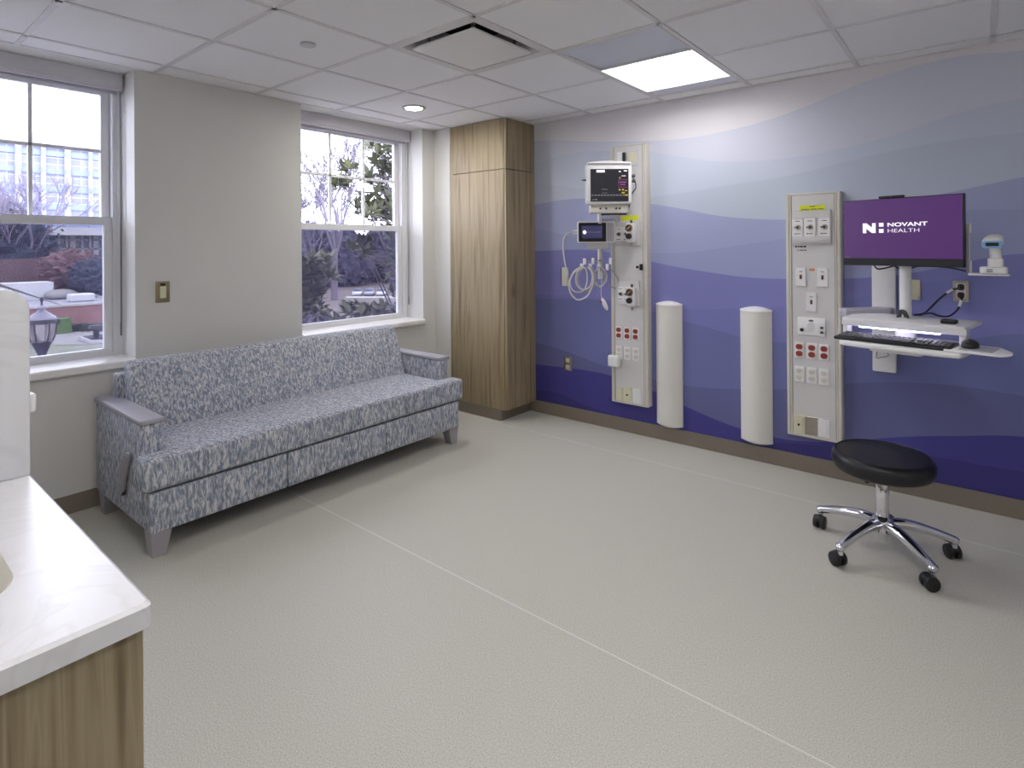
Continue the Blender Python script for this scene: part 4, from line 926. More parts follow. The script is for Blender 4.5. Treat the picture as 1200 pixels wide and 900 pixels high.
# logo placed by its share of the panel: N mark, two squares, two words
bm = nb(); nx0, nx1 = -mw/2+mw*.188, -mw/2+mw*.302; nz0, nz1 = .166, .216; s_ = .019
s_ = .0165; prism(bm, [(nx0, nz0), (nx0+s_, nz0), (nx0+s_, nz1-.027), (nx1-s_-.001, nz0), (nx1, nz0), (nx1, nz1), (nx1-s_, nz1), (nx1-s_, nz0+.027), (nx0+s_+.001, nz1), (nx0, nz1)], 'y', -.0026, -.0014)
qx0, qx1 = -mw/2+mw*.332, -mw/2+mw*.371
box(bm, qx0, qx1, -.0026, -.0014, .166, .185); box(bm, qx0, qx1, -.0026, -.0014, .197, .216)
obj('logo_mark', bm, 'scrwhite', sc, world=False, smooth=False)
text('NOVANT', -mw/2+mw*.402, .1965, .0265, 1.56, .0006, sc, 'scrwhite')
text('HEALTH', -mw/2+mw*.402, .1665, .0265, 1.47, -.0003, sc, 'scrwhite')
text('lenovo', -mw/2+.008, .040, .010, 1.1, 0, sc, 'scrdim', 'maker_mark')
bm = nb(); box(bm, -.02, .04, .03, .09, .02, .30, .004, 1); obj('mount_plate', bm, 'black', t, world=False)
t = thing('webcam', 'slim black bar camera resting on top of the purple monitor', 'camera', (mc.x, mc.y, zb_+mh), myaw)
bm = nb(); box(bm, -.092, .022, -.004, .018, .0005, .012, .004, 2); obj('bar', bm, 'black', t, world=False)
bm = nb(); cyl(bm, (-.035, -.004, .006), (-.035, -.0055, .006), .004, seg=12); obj('eye', bm, 'darkgrey', t, world=False)
o = obj('monitor_cable', tube(nb(), [at(1024, 310, Y=3.42), at(1028, 315, Y=3.44), at(1036, 314.5, Y=3.45), at(1048, 312, Y=3.45), at(1056, 316, Y=3.44), at(1066, 315, Y=3.44), at(1076, 312, Y=3.42), at(1100, 312.5, Y=3.40), at(1120, 315, Y=3.36), at(1133, 318.5, Y=3.33)], .0038, 8, 5), 'black')
tag(o, 'black cable running under the purple monitor to the scanner rail', 'cable')
for lab, pts in (('black power cord from the upper socket to the monitor post', [(1117, 339, 3.815), (1110, 343, 3.79), (1100, 351, 3.76), (1090, 361, 3.70), (1083, 367, 3.60), (1072, 369, 3.46)]),
                 ('black power cord drooping from the lower socket behind the shelf', [(1127, 351, 3.815), (1124, 360, 3.79), (1118, 367, 3.76), (1110, 371, 3.72), (1100, 370, 3.68), (1090, 367, 3.62), (1078, 369, 3.48)])):
    P = [at(x, y, Y=d) for x, y, d in pts]; tt = thing('power_cable', lab, 'cable', P[0])
    bm = nb(); tube(bm, P, .0048, 8, 6); obj('cord', bm, 'black', tt)
    bm = nb(); q = (P[1]-P[0]).normalized(); cyl(bm, P[0], P[0]+q*.045, .007, seg=12, bev=.001); obj('white_tag', bm, 'white', tt)
    bm = nb(); zs = 1.176 if 'upper' in lab else 1.132; cyl(bm, (-.076, YW-.012, zs), (-.076, YW-.035, zs-.004), .014, .010, seg=16); tube(bm, [(-.076, YW-.032, zs-.004), P[0]+Vector((0, -.004, 0)), P[0]+q*.012], .006, 8, 3); obj('plug', bm, 'black', tt)

# scanner rail, stand and scanner
Y0 = 3.33; ra = at(1134.5, 262, Y=Y0); rb_ = at(1134.5, 319, Y=Y0)
t = thing('scanner_rail', 'white upright rail with a foot bar at the right edge of the monitor', 'bracket', (rb_.x, Y0, rb_.z))
bm = nb(); box(bm, rb_.x-.007, rb_.x+.004, Y0-.01, Y0+.02, rb_.z, ra.z, .002, 1); box(bm, rb_.x-.06, rb_.x-.004, Y0+.0, Y0+.012, 1.44, 1.47, .002, 1); obj('upright', bm, 'grey', t)
bm = nb(); box(bm, rb_.x+.004, rb_.x+.014, Y0-.008, Y0+.010, ra.z-.045, ra.z+.002, .002, 1); box(bm, rb_.x+.004, rb_.x+.014, Y0-.008, Y0+.010, rb_.z, rb_.z+.055, .002, 1); box(bm, rb_.x, rb_.x+.008, Y0-.006, Y0+.008, rb_.z, ra.z, .002, 1); obj('clip', bm, 'white', t)
bm = nb(); box(bm, rb_.x, rb_.x+.145, Y0-.07, Y0+.012, rb_.z-.012, rb_.z-.002, .003, 1); obj('foot_bar', bm, 'white', t)
sx_ = at(1164, 320, Y=3.28); zs0 = rb_.z-.002
t = thing('scanner_cradle', 'white charging cradle of the barcode scanner on the rail foot', 'scanner stand', (sx_.x, 3.285, zs0))
bm = nb(); prism(bm, rrect(sx_.x-.048, sx_.x+.050, 3.245, 3.325, .016, 4), 'z', zs0, zs0+.030, .006, 2); obj('foot', bm, 'white', t)
bm = nb(); prism(bm, rrect(sx_.x-.020, sx_.x+.036, 3.262, 3.312, .010, 4), 'z', zs0+.028, zs0+.068, .004, 2); obj('socket', bm, 'white', t)
bm = nb(); box(bm, sx_.x-.024, sx_.x-.002, 3.2435, 3.2455, zs0+.016, zs0+.020); box(bm, sx_.x-.024, sx_.x-.002, 3.2435, 3.2455, zs0+.007, zs0+.011); obj('status_strip', bm, 'teal', t, smooth=False)
t = thing('barcode_scanner', 'white handheld scanner with pale blue rim standing in its cradle', 'scanner', (sx_.x, 3.287, zs0+.068))
bm = nb(); tube(bm, [(sx_.x+.010, 3.287, zs0+.06), (sx_.x+.007, 3.287, zs0+.10), (sx_.x+.002, 3.285, zs0+.135)], .021, 14, 4, r1=.018, squash=1.1); obj('handle', bm, 'white', t)
hx, hz = sx_.x+.002, zs0+.145
Ms = Matrix.Translation((hx, 3.275, hz)) @ Matrix.Rotation(math.radians(-8), 4, 'Z') @ Matrix.Rotation(math.radians(14), 4, 'X')
bm = nb(); rgs = []
for y, w_, h_, dz in ((-.045, .034, .016, -.004), (-.03, .037, .020, 0), (.0, .036, .022, .003), (.03, .030, .020, .004), (.05, .020, .014, .002), (.056, .008, .006, 0)):
    rgs.append([bm.verts.new((w_*math.copysign(abs(math.cos(q*PI/12))**.7, math.cos(q*PI/12)), y, dz+h_*math.copysign(abs(math.sin(q*PI/12))**.7, math.sin(q*PI/12)))) for q in range(24)])
for A, B in zip(rgs, rgs[1:]):
    for k in range(24): bm.faces.new((A[k], A[(k+1) % 24], B[(k+1) % 24], B[k]))
bm.faces.new(rgs[0][::-1]); bm.faces.new(rgs[-1]); bmesh.ops.recalc_face_normals(bm, faces=bm.faces); bm.transform(Ms); hd = obj('head', bm, 'white', t)
bm = nb(); prism(bm, rrect(-.036, .036, -.021, .013, .014, 5), 'y', -.052, -.042, .002, 1, M=Ms); obj('rim', bm, 'blue', hd, label='pale blue rim')
bm = nb(); prism(bm, rrect(-.022, .024, -.010, .006, .005, 4), 'y', -.0535, -.050, M=Ms); obj('scan_window', bm, 'black', hd)

# ------------------------------------------------------------------ stool
sx0_, sy0_ = -.352, 3.045
t = thing('stool', 'round black vinyl stool on a chrome five star base with castors', 'stool', (sx0_, sy0_, 0))
bm = nb(); lathe(bm, [(0, .373), (.185, .373), (.196, .380), (.203, .395), (.205, .41), (.203, .432), (.196, .444), (.186, .450), (.17, .452), (.0, .455)], (sx0_, sy0_, 0), 64); seat = obj('seat', bm, 'vinyl', t)
bm = nb(); lathe(bm, [(.186, .4505), (.189, .453), (.192, .4505)], (sx0_, sy0_, 0), 64); obj('piping', bm, 'vinyl', seat)
bm = nb(); cyl(bm, (sx0_, sy0_, .09), (sx0_, sy0_, .325), .027, seg=32, bev=.002); cyl(bm, (sx0_, sy0_, .32), (sx0_, sy0_, .374), .020, seg=24); obj('column', bm, 'chrome', t)
bm = nb(); cyl(bm, (sx0_, sy0_, .319), (sx0_, sy0_, .334), .025, seg=24); obj('collar', bm, 'black', t)
bm = nb(); tube(bm, [(sx0_, sy0_, .36), (sx0_-.04, sy0_-.02, .345), (sx0_-.055, sy0_-.03, .33)], .006, 8, 4); ball(bm, (sx0_-.056, sy0_-.03, .326), .016, (.8, .8, 1.1)); obj('height_lever', bm, 'black', t)
bm = nb(); lathe(bm, [(.030, .085), (.046, .105), (.046, .15), (.034, .165), (.027, .17), (.027, .085)], (sx0_, sy0_, 0), 32); lathe(bm, [(0, .055), (.024, .055), (.024, .09), (0, .09)], (sx0_, sy0_, 0), 24); obj('hub', bm, 'chrome', t)
for a in (163, -117, -46, 25, 95):
    ar = math.radians(a); d = Vector((math.cos(ar), math.sin(ar), 0)); c0 = Vector((sx0_, sy0_, 0)); Rr = .285
    bm = nb(); tube(bm, [c0+d*.03+Vector((0, 0, .135)), c0+d*.10+Vector((0, 0, .137)), c0+d*.19+Vector((0, 0, .118)), c0+d*Rr+Vector((0, 0, .088))],   .027, 14, 6, r1=.019, squash=.9); ball(bm, c0+d*Rr+Vector((0, 0, .086)), .0215, (1, 1, .9)); lg = obj('leg', bm, 'chrome', t)
    bm = nb(); cyl(bm, c0+d*Rr+Vector((0, 0, .055)), c0+d*Rr+Vector((0, 0, .086)), .012, seg=14); obj('stem', bm, 'chrome', lg)
    cb = math.radians(a+100*(1 if a in (163, 25) else -1)); w = Vector((math.cos(cb), math.sin(cb), 0)); s2 = Vector((-w.y, w.x, 0)); cc = c0+d*Rr+w*.014; zc = Vector((0, 0, .031))
    bm = nb()
    for sg in (1, -1): cyl(bm, cc+s2*sg*.005+zc, cc+s2*sg*.026+zc, .0305, seg=28, bev=.005)
    cyl(bm, cc-s2*.008+zc, cc+s2*.008+zc, .012, seg=12)
    ws = obj('castor', bm, 'black', t)
    bm = nb(); ball(bm, cc+Vector((0, 0, .046)), .029, (1, 1, .62)); obj('hood', bm, 'black', ws)

# ------------------------------------------------------------------ outdoors
GZ = -7.6
struct('ground', box(nb(), -260, -4.6, -120, 260, GZ-.5, GZ), 'pave', label='pale paved ground outside far below the windows')
def patch(name, pts, m_, z=.02, kind='structure', label=None):
    b2 = nb(); prism(b2, [(p.x, p.y) for p in pts], 'z', GZ+.001, GZ+z); o_ = obj(name, b2, m_, smooth=False); o_['kind'] = kind
    if label: o_['label'] = label
    return o_
patch('lawn_turf', [at(-60, 404, Z=GZ), at(128, 404, Z=GZ), at(128, 470, Z=GZ), at(-60, 470, Z=GZ)], 'lawn', .03, label='winter lawn below the vanity window')
patch('ground_earth', [at(300, 300, Z=GZ), at(560, 300, Z=GZ), at(600, 420, Z=GZ), at(300, 420, Z=GZ)], 'earth', .04, label='brown leafy ground below the sofa window')
patch('path_edge', [at(405, 347.6, Z=GZ), at(470, 347.6, Z=GZ), at(470, 350, Z=GZ), at(405, 350, Z=GZ)], 'curb', .12)

# far glass office block
BX = -128
t = thing('office_building', 'pale blue glass office block with white pilasters, far beyond the vanity window', 'building', (BX-8, 20, GZ))
ztop = at(60, 163, X=BX).z; zfl = at(60, 276, X=BX).z; zcan = at(60, 267, X=BX).z
yL, yR = at(-160, 200, X=BX).y, at(152, 200, X=BX).y
bm = nb(); box(bm, BX-18, BX, yL, yR, zcan, ztop); obj('curtain_wall', bm, 'facade', t, smooth=False)
bm = nb(); box(bm, BX-18.2, BX+.5, yL-.3, yR+.3, ztop-1.6, ztop+.8); obj('parapet', bm, 'bwhite', t, smooth=False)
nfl = 5; fh = (ztop-zcan)/nfl
for k, (pa, pb) in enumerate(((17, 24), (47.5, 52.5), (75, 81.5), (103, 106.5), (-14, -8), (-44, -37))):
    y0_, y1_ = at(pa, 200, X=BX).y, at(pb, 200, X=BX).y
    bm = nb(); box(bm, BX-.2, BX+.8, y0_, y1_, zcan, ztop); pl = obj('pilaster', bm, 'bwhite', t, smooth=False)
    bm = nb()
    for f in range(nfl): box(bm, BX+.7, BX+.9, y0_, y1_, zcan+f*fh+.2, zcan+f*fh+fh*.36)
    obj('spandrel', bm, 'spandrel', pl, smooth=False)
bm = nb()
for f in range(nfl): box(bm, BX-.1, BX+.25, yL, yR, zcan+f*fh+.1, zcan+f*fh+fh*.33)
obj('spandrel_band', bm, 'spandrel', t, smooth=False)
for px in (14, 76): 
    p = at(px, 155, X=BX-4); bm = nb(); cyl(bm, (p.x, p.y, ztop+.5), (p.x, p.y, ztop+1.5), .7, seg=12); obj('roof_vent', bm, 'bwhite', t)
bm = nb(); box(bm, BX-4, BX+5, at(41, 270, X=BX).y, yR+6, zfl, zcan); obj('canopy', bm, 'bwhite', t, smooth=False)
bm = nb(); box(bm, BX-6, BX, yL, yR+4, GZ, zfl); gl = obj('ground_floor_glazing', bm, 'lowglass', t, smooth=False)
bm = nb()
for px in range(-30, 134, 9):
    y_ = at(px, 290, X=BX).y; box(bm, BX, BX+.3, y_-.15-(.5 if px % 27 == 6 else 0), y_+.15, GZ, zfl)
for py in (281, 292): z_ = at(60, py, X=BX).z; box(bm, BX, BX+.3, yL, yR+4, z_-.12, z_+.12)
obj('mullion_grid', bm, 'bwhite', gl, smooth=False)

# brick walls and the flat roofed annex
def on_g(px, py): return at(px, py, Z=GZ)
DXW = -104
zt_ = at(30, 303.5, X=DXW).z
o = obj('brick_boundary_wall', box(nb(), DXW-1, DXW, at(-120, 303, X=DXW).y, at(92, 303, X=DXW).y, GZ, zt_), 'darkbrick', smooth=False); tag(o, 'long dark purple brick wall behind the flat roofed annex', 'wall'); recenter(o)
AX = on_g(90, 388).x-1.6
za = at(100, 357.5, X=AX).z; bxk = -102
yA0, yA1 = at(-120, 357, X=AX).y, at(150, 357, X=AX).y
t = thing('brick_annex', 'low red brick annex with a pale flat roof seen over the street lantern', 'building', ((AX+bxk)/2, (yA0+yA1)/2, GZ))
bm = nb(); box(bm, bxk, AX, yA0, yA1, GZ, za); obj('wall', bm, 'brick', t, smooth=False)
bm = nb(); box(bm, bxk, AX-.3, yA0, yA1-.3, za, za+.06); obj('flat_roof', bm, 'roofgravel', t, smooth=False)
bm = nb(); box(bm, AX-.25, AX+.12, yA0, yA1, za-.02, za+.22); box(bm, bxk, AX, yA1-.3, yA1, za-.02, za+.22); obj('coping', bm, 'curb', t, smooth=False)
PX = -92
q0, q1 = at(-60, 345, X=PX).y, at(63, 345, X=PX).y; zq = at(50, 331, X=PX).z
o = obj('roof_plant_room', box(nb(), PX-4, PX, q0, q1, za+.06, zq), 'bwhite', smooth=False); tag(o, 'white box shaped plant room on the annex roof', 'plant room'); recenter(o)
p = at(95, 353, Z=za+.06); o = obj('roof_hatch', box(nb(), p.x-1, p.x+1, p.y-1.2, p.y+1.2, za+.06, za+1.0, .15, 1), 'bwhite'); tag(o, 'small white roof hatch near the front of the annex roof', 'roof hatch'); recenter(o)
p = at(72, 350, Z=za+.06); bm = nb(); ball(bm, (p.x, p.y, za+.5), 1.6, (1, 1.1, .5), 3)
for v in bm.verts: v.co.z = max(v.co.z, za+.06)
o = obj('roof_dome', bm, 'pave'); tag(o, 'grey domed skylight beside the white plant room', 'skylight'); recenter(o)
p = at(92, 342, Z=za+.06); bm = nb(); cyl(bm, (p.x, p.y, za+.06), (p.x, p.y, za+2.0), .35, seg=14); cyl(bm, (p.x, p.y, za+2.0), (p.x, p.y, za+2.3), .75, .5, seg=14)
o = obj('roof_vent_pipe', bm, 'bwhite'); tag(o, 'white capped vent pipe in front of the dark bush', 'vent pipe'); recenter(o)

def blob(name, c, r, sc, m_, label, cat, amp=.25, f=1.2, sub=4, group=None, n=1400, ls=.10):
    """bushy crown: a lumpy core wrapped in small leaf sprays"""
    rnd = random.Random(len(name)+int(abs(c[1])*10)); t_ = bmesh.new(); bmesh.ops.create_icosphere(t_, subdivisions=sub, radius=1)
    def rad(n_): return 1+amp*noise.fractal(n_*f*2+Vector(c)*.37, 1, 2, 4)
    def pos(n_, k): return Vector((n_.x*r*sc[0]*k, n_.y*r*sc[1]*k, n_.z*r*sc[2]*k))
    for v in t_.verts:
        n_ = v.co.normalized(); v.co = pos(n_, rad(n_)*.93)
    zmin = min(v.co.z for v in t_.verts)
    for q in range(n):
        n_ = Vector((rnd.gauss(0, 1), rnd.gauss(0, 1), rnd.gauss(0, 1))).normalized(); p = pos(n_, rad(n_)*rnd.uniform(.88, 1.06))
        if p.z < zmin: continue
        L_ = r*ls*rnd.uniform(.6, 1.3); a_ = (n_*.6+Vector((rnd.gauss(0, 1), rnd.gauss(0, 1), rnd.gauss(.3, 1)))*.5).normalized(); b_ = a_.cross(Vector((rnd.gauss(0, 1), rnd.gauss(0, 1), rnd.gauss(0, 1)))).normalized()
        t_.faces.new([t_.verts.new(p+a_*L_*u+b_*L_*w_) for u, w_ in ((-.5, -.12), (0, -.35), (.6, 0), (0, .35))])
    for v in t_.verts: v.co += Vector((c[0], c[1], c[2]-zmin))
    o_ = obj(name, absorb(nb(), t_), m_); tag(o_, label, cat, group); recenter(o_); return o_
def hedge_box(px0, px1, pyt, pyb, m_, label):
    a_, b2_ = on_g(px0, pyb), on_g(px1, pyb); cx_, cy_ = (a_+b2_).x/2, (a_+b2_).y/2
    w = abs((b2_-a_).length); dep = 0
    top = at((px0+px1)/2, pyt, X=cx_).z
    b3 = nb(); t_ = bmesh.new(); bmesh.ops.create_cube(t_, size=2); bmesh.ops.subdivide_edges(t_, edges=list(t_.edges), cuts=7, use_grid_fill=True)
    for v in t_.verts:
        n_ = noise.noise_vector(v.co*2.1+Vector((px0, pyt, 0)))*.10
        v.co = Vector((v.co.x*.9+n_.x*.5, v.co.y*w*.42+n_.y*.6, (v.co.z+1)/2*(top-GZ)+(n_.z*.8 if v.co.z > -.9 else 0)))
        v.co += Vector((cx_, cy_, GZ))
    absorb(b3, t_); o_ = obj('hedge_bush', b3, m_); tag(o_, label, 'bush', 'clipped bushes along the annex wall'); recenter(o_)
hedge_box(65, 81, 373, 390, 'hedge', 'bright green clipped bush right beside the lantern')
hedge_box(81.5, 90, 380, 387.5, 'dkhedge', 'dark clipped bush next to the bright green one')
hedge_box(94.5, 104, 379.5, 387.5, 'dkhedge', 'dark clipped bush, middle one of the dark three')
hedge_box(110.5, 121, 379.5, 387.5, 'dkhedge', 'dark clipped bush nearest the window frame')
p = at(88, 345, X=-101); blob('russet_shrub', (-98.5, at(86, 320, X=-98.5).y, za), (at(86, 297, X=-98.5).z-za)/2, (.9, 1.35, 1.0), 'redshrub', 'large russet shrub in front of the dark brick wall', 'shrub', .35, 2.5)
blob('evergreen_bush', (-92, at(114, 320, X=-92).y, za), (at(114, 304, X=-92).z-za)/2, (.9, 1.2, 1.0), 'evergreen', 'dark blue green evergreen bush next to the russet shrub', 'shrub', .3, 2.5)
blob('evergreen_tree', (-112, at(6, 290, X=-112).y, GZ), 6.2, (.9, .95, 1.12), 'evergreen', 'dark evergreen tree behind the dark brick wall', 'tree', .3, 2.2)

# garden basin on the lawn edge
p0, p1, p2, p3 = on_g(92, 398), on_g(132, 393.5), on_g(136, 402), on_g(106, 403.5)
t = thing('garden_basin', 'dark rectangular garden basin with pale kerb at the lawn edge', 'basin', (p0+p2)/2)
bm = nb(); prism(bm, [(p.x, p.y) for p in (p0, p1, p2, p3)], 'z', GZ+.031, GZ+.35); obj('kerb', bm, 'curb', t, smooth=False)
c_ = (p0+p1+p2+p3)/4
bm = nb(); prism(bm, [(c_.x+(p.x-c_.x)*.86, c_.y+(p.y-c_.y)*.86) for p in (p0, p1, p2, p3)], 'z', GZ+.345, GZ+.37); obj('water', bm, 'lantern_metal', t, smooth=False)
q = on_g(113, 399); bm = nb(); cyl(bm, (q.x, q.y, GZ+.36), (q.x, q.y, GZ+1.3), .25, seg=12); cyl(bm, (q.x, q.y, GZ+1.2), (q.x, q.y, GZ+1.5), .7, .6, seg=12); obj('post', bm, 'lantern_metal', t)

# street lantern
LD = 10.0; lp = at(49, 385, D=LD); k_ = LD/F*.77
def lz(py): return at(49, py, D=LD).z
t = thing('street_lantern', 'dark urn shaped street lantern close outside the vanity window', 'lantern', (lp.x, lp.y, GZ))
bm = nb(); cyl(bm, (lp.x, lp.y, GZ), (lp.x, lp.y, lz(421)), .11, .075, seg=20); cyl(bm, (lp.x, lp.y, GZ), (lp.x, lp.y, GZ+.8), .22, .14, seg=20); obj('post', bm, 'lantern_metal', t)
c3 = (lp.x, lp.y, 0)
bm = nb(); lathe(bm, [(.06, lz(422)), (5*k_, lz(419)), (5*k_, lz(416)), (8*k_, lz(410)), (12.5*k_, lz(402)), (14*k_, lz(400.5)), (12.5*k_, lz(399)), (0, lz(399))], c3, 32); obj('bowl', bm, 'lantern_metal', t)
bm = nb(); lathe(bm, [(12.5*k_, lz(399.3)), (15.5*k_, lz(392)), (17*k_, lz(384)), (17.2*k_, lz(378)), (0, lz(378))], c3, 32); obj('glass', bm, 'lantern_glass', t)
bm = nb()
for q in range(6):
    an = q*PI/3+.35; cs, sn = math.cos(an), math.sin(an)
    tube(bm, [(lp.x+r_*k_*cs, lp.y+r_*k_*sn, lz(y_)) for r_, y_ in ((13, 400), (16, 392), (17.6, 384), (17.9, 377))], .012, 6, 3)
obj('cage_bars', bm, 'lantern_metal', t)
bm = nb(); lathe(bm, [(0, lz(379)), (18.5*k_, lz(379)), (18.8*k_, lz(376)), (18*k_, lz(374)), (0, lz(374))], c3, 32); box(bm, lp.x-.05, lp.x+.05, lp.y+18*k_, lp.y+22*k_, lz(381), lz(375), .01, 1); obj('band', bm, 'lantern_metal', t)
bm = nb(); lathe(bm, [(0, lz(374)), (18*k_, lz(374)), (16.5*k_, lz(371)), (13.5*k_, lz(370)), (12.5*k_, lz(368.5)), (6.5*k_, lz(365.5)), (4.6*k_, lz(363)), (4.6*k_, lz(361)), (8*k_, lz(361)), (7*k_, lz(359)), (2*k_, lz(357)), (0, lz(357))], c3, 32); obj('cap', bm, 'lantern_cap', t)
bm = nb(); lathe(bm, [(0, lz(357.5)), (1.6*k_, lz(357)), (1.2*k_, lz(354)), (2.4*k_, lz(352)), (2.2*k_, lz(349)), (0, lz(348))], c3, 20); obj('finial', bm, 'lantern_metal', t)
P0, P1 = at(-150, 284, X=-4.33), at(74, 358, X=AX+.1); P1.z = min(P1.z, za+.1)
o = obj('overhead_cable', tube(nb(), [P0, P1], .022, 6, 1), 'black'); tag(o, 'thin black overhead cable passing above the lantern', 'cable')

# bare trees
def bare_tree(name, base, height, trunk_r, label, m_='bark', spread=.55, seed=1, forks=5, levels=5, split=.3, stems=4, kl=.78):
    rnd = random.Random(seed); t_ = thing(name, label, 'tree', base); tb, bb = nb(), nb()
    top = base+Vector((rnd.uniform(-.3, .3), rnd.uniform(-.3, .3), height*split))
    tube(tb, [base-Vector((0, 0, .1)), base+Vector((0, 0, height*split*.4)), top], trunk_r*1.15, 10, 4, r1=trunk_r*.8)
    minr = .03
    def grow(p, d, ln, r, lv):
        mid = p+d*ln*.5+Vector((rnd.uniform(-1, 1), rnd.uniform(-1, 1), rnd.uniform(0, 1)))*ln*.05
        e_ = p+d*ln; tube(bb, [p, mid, e_], r, 6 if lv > 2 else 5, 2, r1=max(r*.6, minr*.7))
        if lv == 0: return
        n = rnd.choice((2, 3, 3)) if lv > 1 else 3
        for k in range(n):
            q = (d+Vector((rnd.gauss(0, 1), rnd.gauss(0, 1), rnd.gauss(.25, .5)))*spread*.62).normalized()
            st = p+d*ln*(1 if k == 0 else rnd.uniform(.55, 1))
            grow(st, q, ln*rnd.uniform(.66, .9)*kl/.78*.98, max(r*.62, minr), lv-1)
    for k in range(stems):
        an = 2*PI*k/stems+rnd.uniform(-.3, .3); d = Vector((math.cos(an)*spread*.55, math.sin(an)*spread*.55, 1)).normalized()
        grow(top-Vector((0, 0, rnd.uniform(0, .12)*height*split)), d, height*.25, trunk_r*.5, levels)
    obj('trunk', tb, m_, t_); obj('branches', bb, 'twig', t_); return t_
gt = on_g(392, 352); bare_tree('bare_tree', gt, 23.5, .55, 'large bare tree with a thick trunk seen through the sofa window', 'bark', .5, 5, levels=6, split=.36, stems=5)
gt = on_g(366, 349); bare_tree('bare_tree', gt, 20, .36, 'slimmer bare tree left of the thick trunk in the sofa window', 'bark', .6, 9, levels=6, split=.26, stems=5)
gt = Vector((-108, at(33, 300, X=-108).y, GZ)); bare_tree('bare_tree', gt, 19, .5, 'bare pale trunked tree in front of the glass office block', 'whitebark', .55, 13, levels=5, split=.33, stems=4)
gt = Vector((-108, at(12, 300, X=-108).y, GZ)); bare_tree('bare_tree', gt, 16, .3, 'thin bare tree beside the dark evergreen', 'bark', .55, 21, levels=5, split=.35, stems=4)

# treeline and parked cars beyond the park
for k, (px, pt) in enumerate(((340, 272), (362, 268), (384, 276), (405, 270), (428, 278), (448, 268), (470, 262), (500, 264))):
    X_ = -116-(k % 3)*9; c = at(px, 300, X=X_); hgt = at(px, pt, X=X_).z-GZ
    blob('hazy_tree', (c.x, c.y, GZ-1.5), (hgt+1.5)/2, (.8, .9, 1.0), 'treeline', ['hazy purple tree at the far edge of the park', 'hazy lilac tree standing in the distant treeline'][k % 2], 'tree', .32, 3.0, 4, 'distant treeline')
CLAB = ['white car parked nearest the thick trunk beyond the trees', 'silver car parked in the middle of the row beyond the trees', 'white car parked last in the row, beside the dark magnolia leaves']
for k, px in enumerate((419, 433, 447)):
    c = at(px, 346.5, Z=GZ); t = thing('parked_car', CLAB[k], 'car', c, -.66, 'cars parked beyond the trees')
    bm = nb(); prism(bm, [(-2.1, .30), (2.1, .30), (2.15, .70), (1.5, .86), (-2.0, .90), (-2.15, .65)], 'y', -.84, .84, .08, 2); obj('body', bm, ('carwhite', 'carsilver')[k % 2], t, world=False)
    bm = nb(); prism(bm, [(-1.7, .86), (1.1, .86), (.5, 1.34), (-1.2, 1.38)], 'y', -.72, .72, .08, 2); obj('cabin', bm, 'lowglass', t, world=False)
    for wx in (-1.35, 1.35):
        for wy in (-.85, .65):
            bm = nb(); cyl(bm, (wx, wy, .33), (wx, wy+.2, .33), .33, seg=16); obj('wheel', bm, 'black', t, world=False)

# magnolias just outside the sofa window
def magnolia(label, root, clusters, seed, leaf=.155, per=11):
    rnd = random.Random(seed); t_ = thing('magnolia', label, 'tree', root); fb, bb = nb(), nb(); core = root.copy()
    for (c, s) in clusters:
        ax = Vector((rnd.uniform(-.6, .6), rnd.uniform(-.6, .6), rnd.uniform(.5, 1))).normalized(); side = ax.orthogonal().normalized()
        for k in range(per):
            an = k*2.4+rnd.uniform(-.2, .2); el = rnd.uniform(.1, 1.2)
            out = (Matrix.Rotation(an, 3, ax) @ side)
            d = (out*math.cos(el)+ax*math.sin(el)).normalized(); w = d.cross(ax).normalized() if d.cross(ax).length > .05 else side
            nrm = w.cross(d).normalized(); L_ = leaf*s*rnd.uniform(.75, 1.15); W_ = L_*.17
            p = c+ax*rnd.uniform(-.02, .03)
            mids = [p+d*L_*u-nrm*L_*(.25*u*u)*rnd.uniform(.3, 1) for u in (0, .3, .65, 1)]
            hw = (.15, .95, .9, .03)
            vm = [fb.verts.new(q) for q in mids]; vl = [fb.verts.new(q+w*W_*h_+nrm*W_*.22*h_) for q, h_ in zip(mids, hw)]; vr = [fb.verts.new(q-w*W_*h_+nrm*W_*.22*h_) for q, h_ in zip(mids, hw)]
            for q in range(3): fb.faces.new((vm[q], vm[q+1], vl[q+1], vl[q])); fb.faces.new((vm[q], vr[q], vr[q+1], vm[q+1]))
        tocore = (Vector((core.x, core.y, c.z-.25))-c); tocore = tocore.normalized()*min(.45, tocore.length)
        tube(bb, [c+tocore, c+tocore*.5+Vector((0, 0, -.03)), c], .010, 5, 3, r1=.005)
    for (c, s) in clusters[::7]:
        h = core+Vector((0, 0, (c.z-core.z)*.75)); tube(bb, [h, (c+h)/2+Vector((0, 0, .06)), c+Vector((0, 0, -.04))], .016, 5, 3, r1=.008)
    ztop_ = max(c.z for c, s in clusters)
    tube(bb, [root, root+Vector((.05, .05, (ztop_-root.z)*.5)), root+Vector((0, .02, (ztop_-root.z)*.85))], .09, 8, 4, r1=.03)
    obj('foliage', fb, 'leaf', t_); obj('branches', bb, 'bark', t_); return t_
rr = random.Random(3)
def scatter(poly_boxes, D0, D1):
    out = []
    for (x0, x1, y0, y1, n, s) in poly_boxes:
        for _ in range(n): out.append((at(rr.uniform(x0, x1), rr.uniform(y0, y1), D=rr.uniform(D0, D1)), s*rr.uniform(.85, 1.15)))
    return out
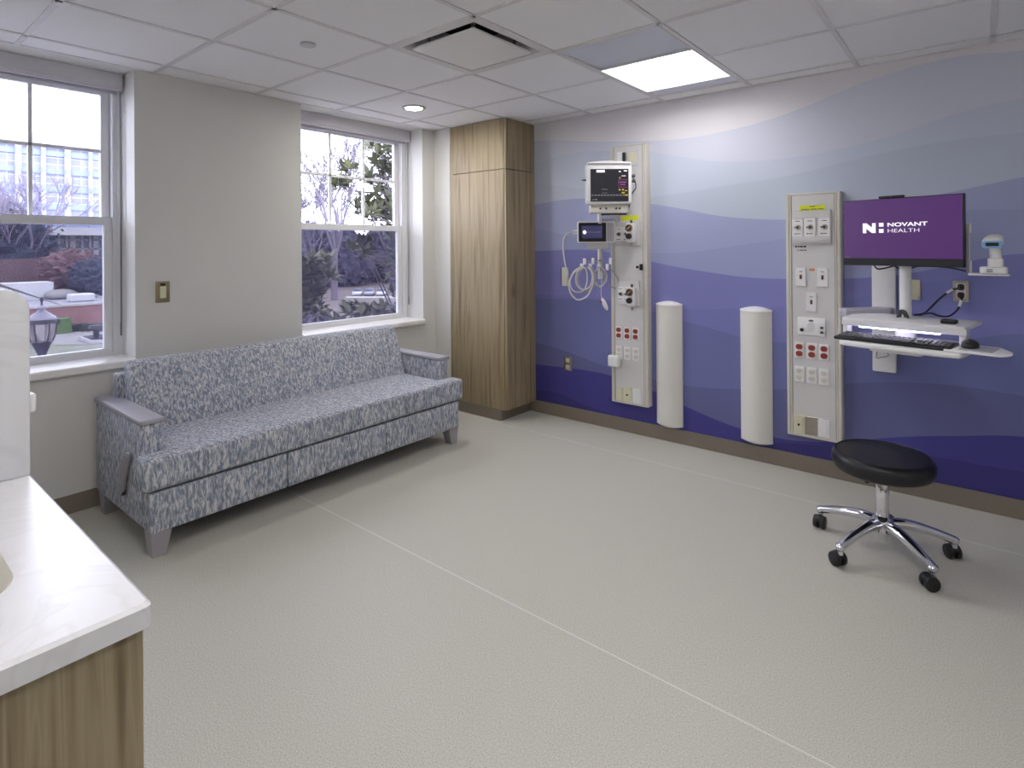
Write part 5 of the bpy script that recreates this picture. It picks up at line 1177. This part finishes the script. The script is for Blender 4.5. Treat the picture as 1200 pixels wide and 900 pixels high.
cl = scatter([(440, 475, 168, 262, 84, 1), (431, 445, 168, 178, 3, 1), (424, 434, 207, 220, 4, 1), (403, 414, 195, 204, 3, 1.1), (389, 404, 212, 222, 4, 1.1), (412, 424, 242, 252, 3, 1), (430, 442, 228, 262, 10, 1),
              (450, 480, 266, 300, 18, 1), (408, 436, 282, 303, 12, 1.05), (456, 480, 300, 350, 18, 1), (475, 520, 180, 360, 24, 1.1)], 6.9, 8.1)
rp_ = at(510, 300, D=7.6); magnolia('large leaved magnolia reaching in from the wardrobe side of the sofa window', Vector((rp_.x, rp_.y, GZ)), cl, 4)
cl = scatter([(340, 374, 306, 370, 62, 1.05), (370, 386, 304, 330, 7, 1.05), (340, 382, 335, 372, 16, 1.05), (386, 392, 326, 333, 2, 1)], 6.6, 7.6)
rp_ = at(345, 330, D=7.2); magnolia('dark magnolia filling the lower corner of the sofa window behind the pier', Vector((rp_.x, rp_.y, GZ)), cl, 8)
cl = scatter([(408, 436, 362, 374, 14, 1), (384, 405, 374, 386, 6, 1), (440, 470, 362, 380, 14, 1), (410, 470, 378, 392, 10, 1)], 6.6, 7.4)
rp_ = at(430, 380, D=7.0); magnolia('low magnolia crown along the bottom edge of the sofa window', Vector((rp_.x, rp_.y, GZ)), cl, 15)
blob('evergreen_shrub', (at(362, 385, D=8.5).x, at(362, 385, D=8.5).y, GZ), (at(362, 372, D=8.5).z-GZ)/2, (.24, .24, 1.0), 'evergreen', 'blue grey rounded shrub top below the dark magnolia', 'shrub', .12, 3)

# ------------------------------------------------------------------ sky
w = bpy.data.worlds.new('overcast_sky'); S.world = w; w.use_nodes = True; nt = w.node_tree
bg = nt.nodes['Background']
tc = N(nt, 'ShaderNodeTexCoord'); nz = N(nt, 'ShaderNodeTexNoise', Scale=2.0, Detail=3.0); nt.links.new(tc.outputs['Generated'], nz.inputs['Vector'])
rp = N(nt, 'ShaderNodeValToRGB'); rp.color_ramp.elements[0].color = (.80, .84, 1.0, 1); rp.color_ramp.elements[1].color = (.88, .90, 1.0, 1)
nt.links.new(nz.outputs['Fac'], rp.inputs['Fac']); nt.links.new(rp.outputs['Color'], bg.inputs['Color'])
bg.inputs['Strength'].default_value = 5.0
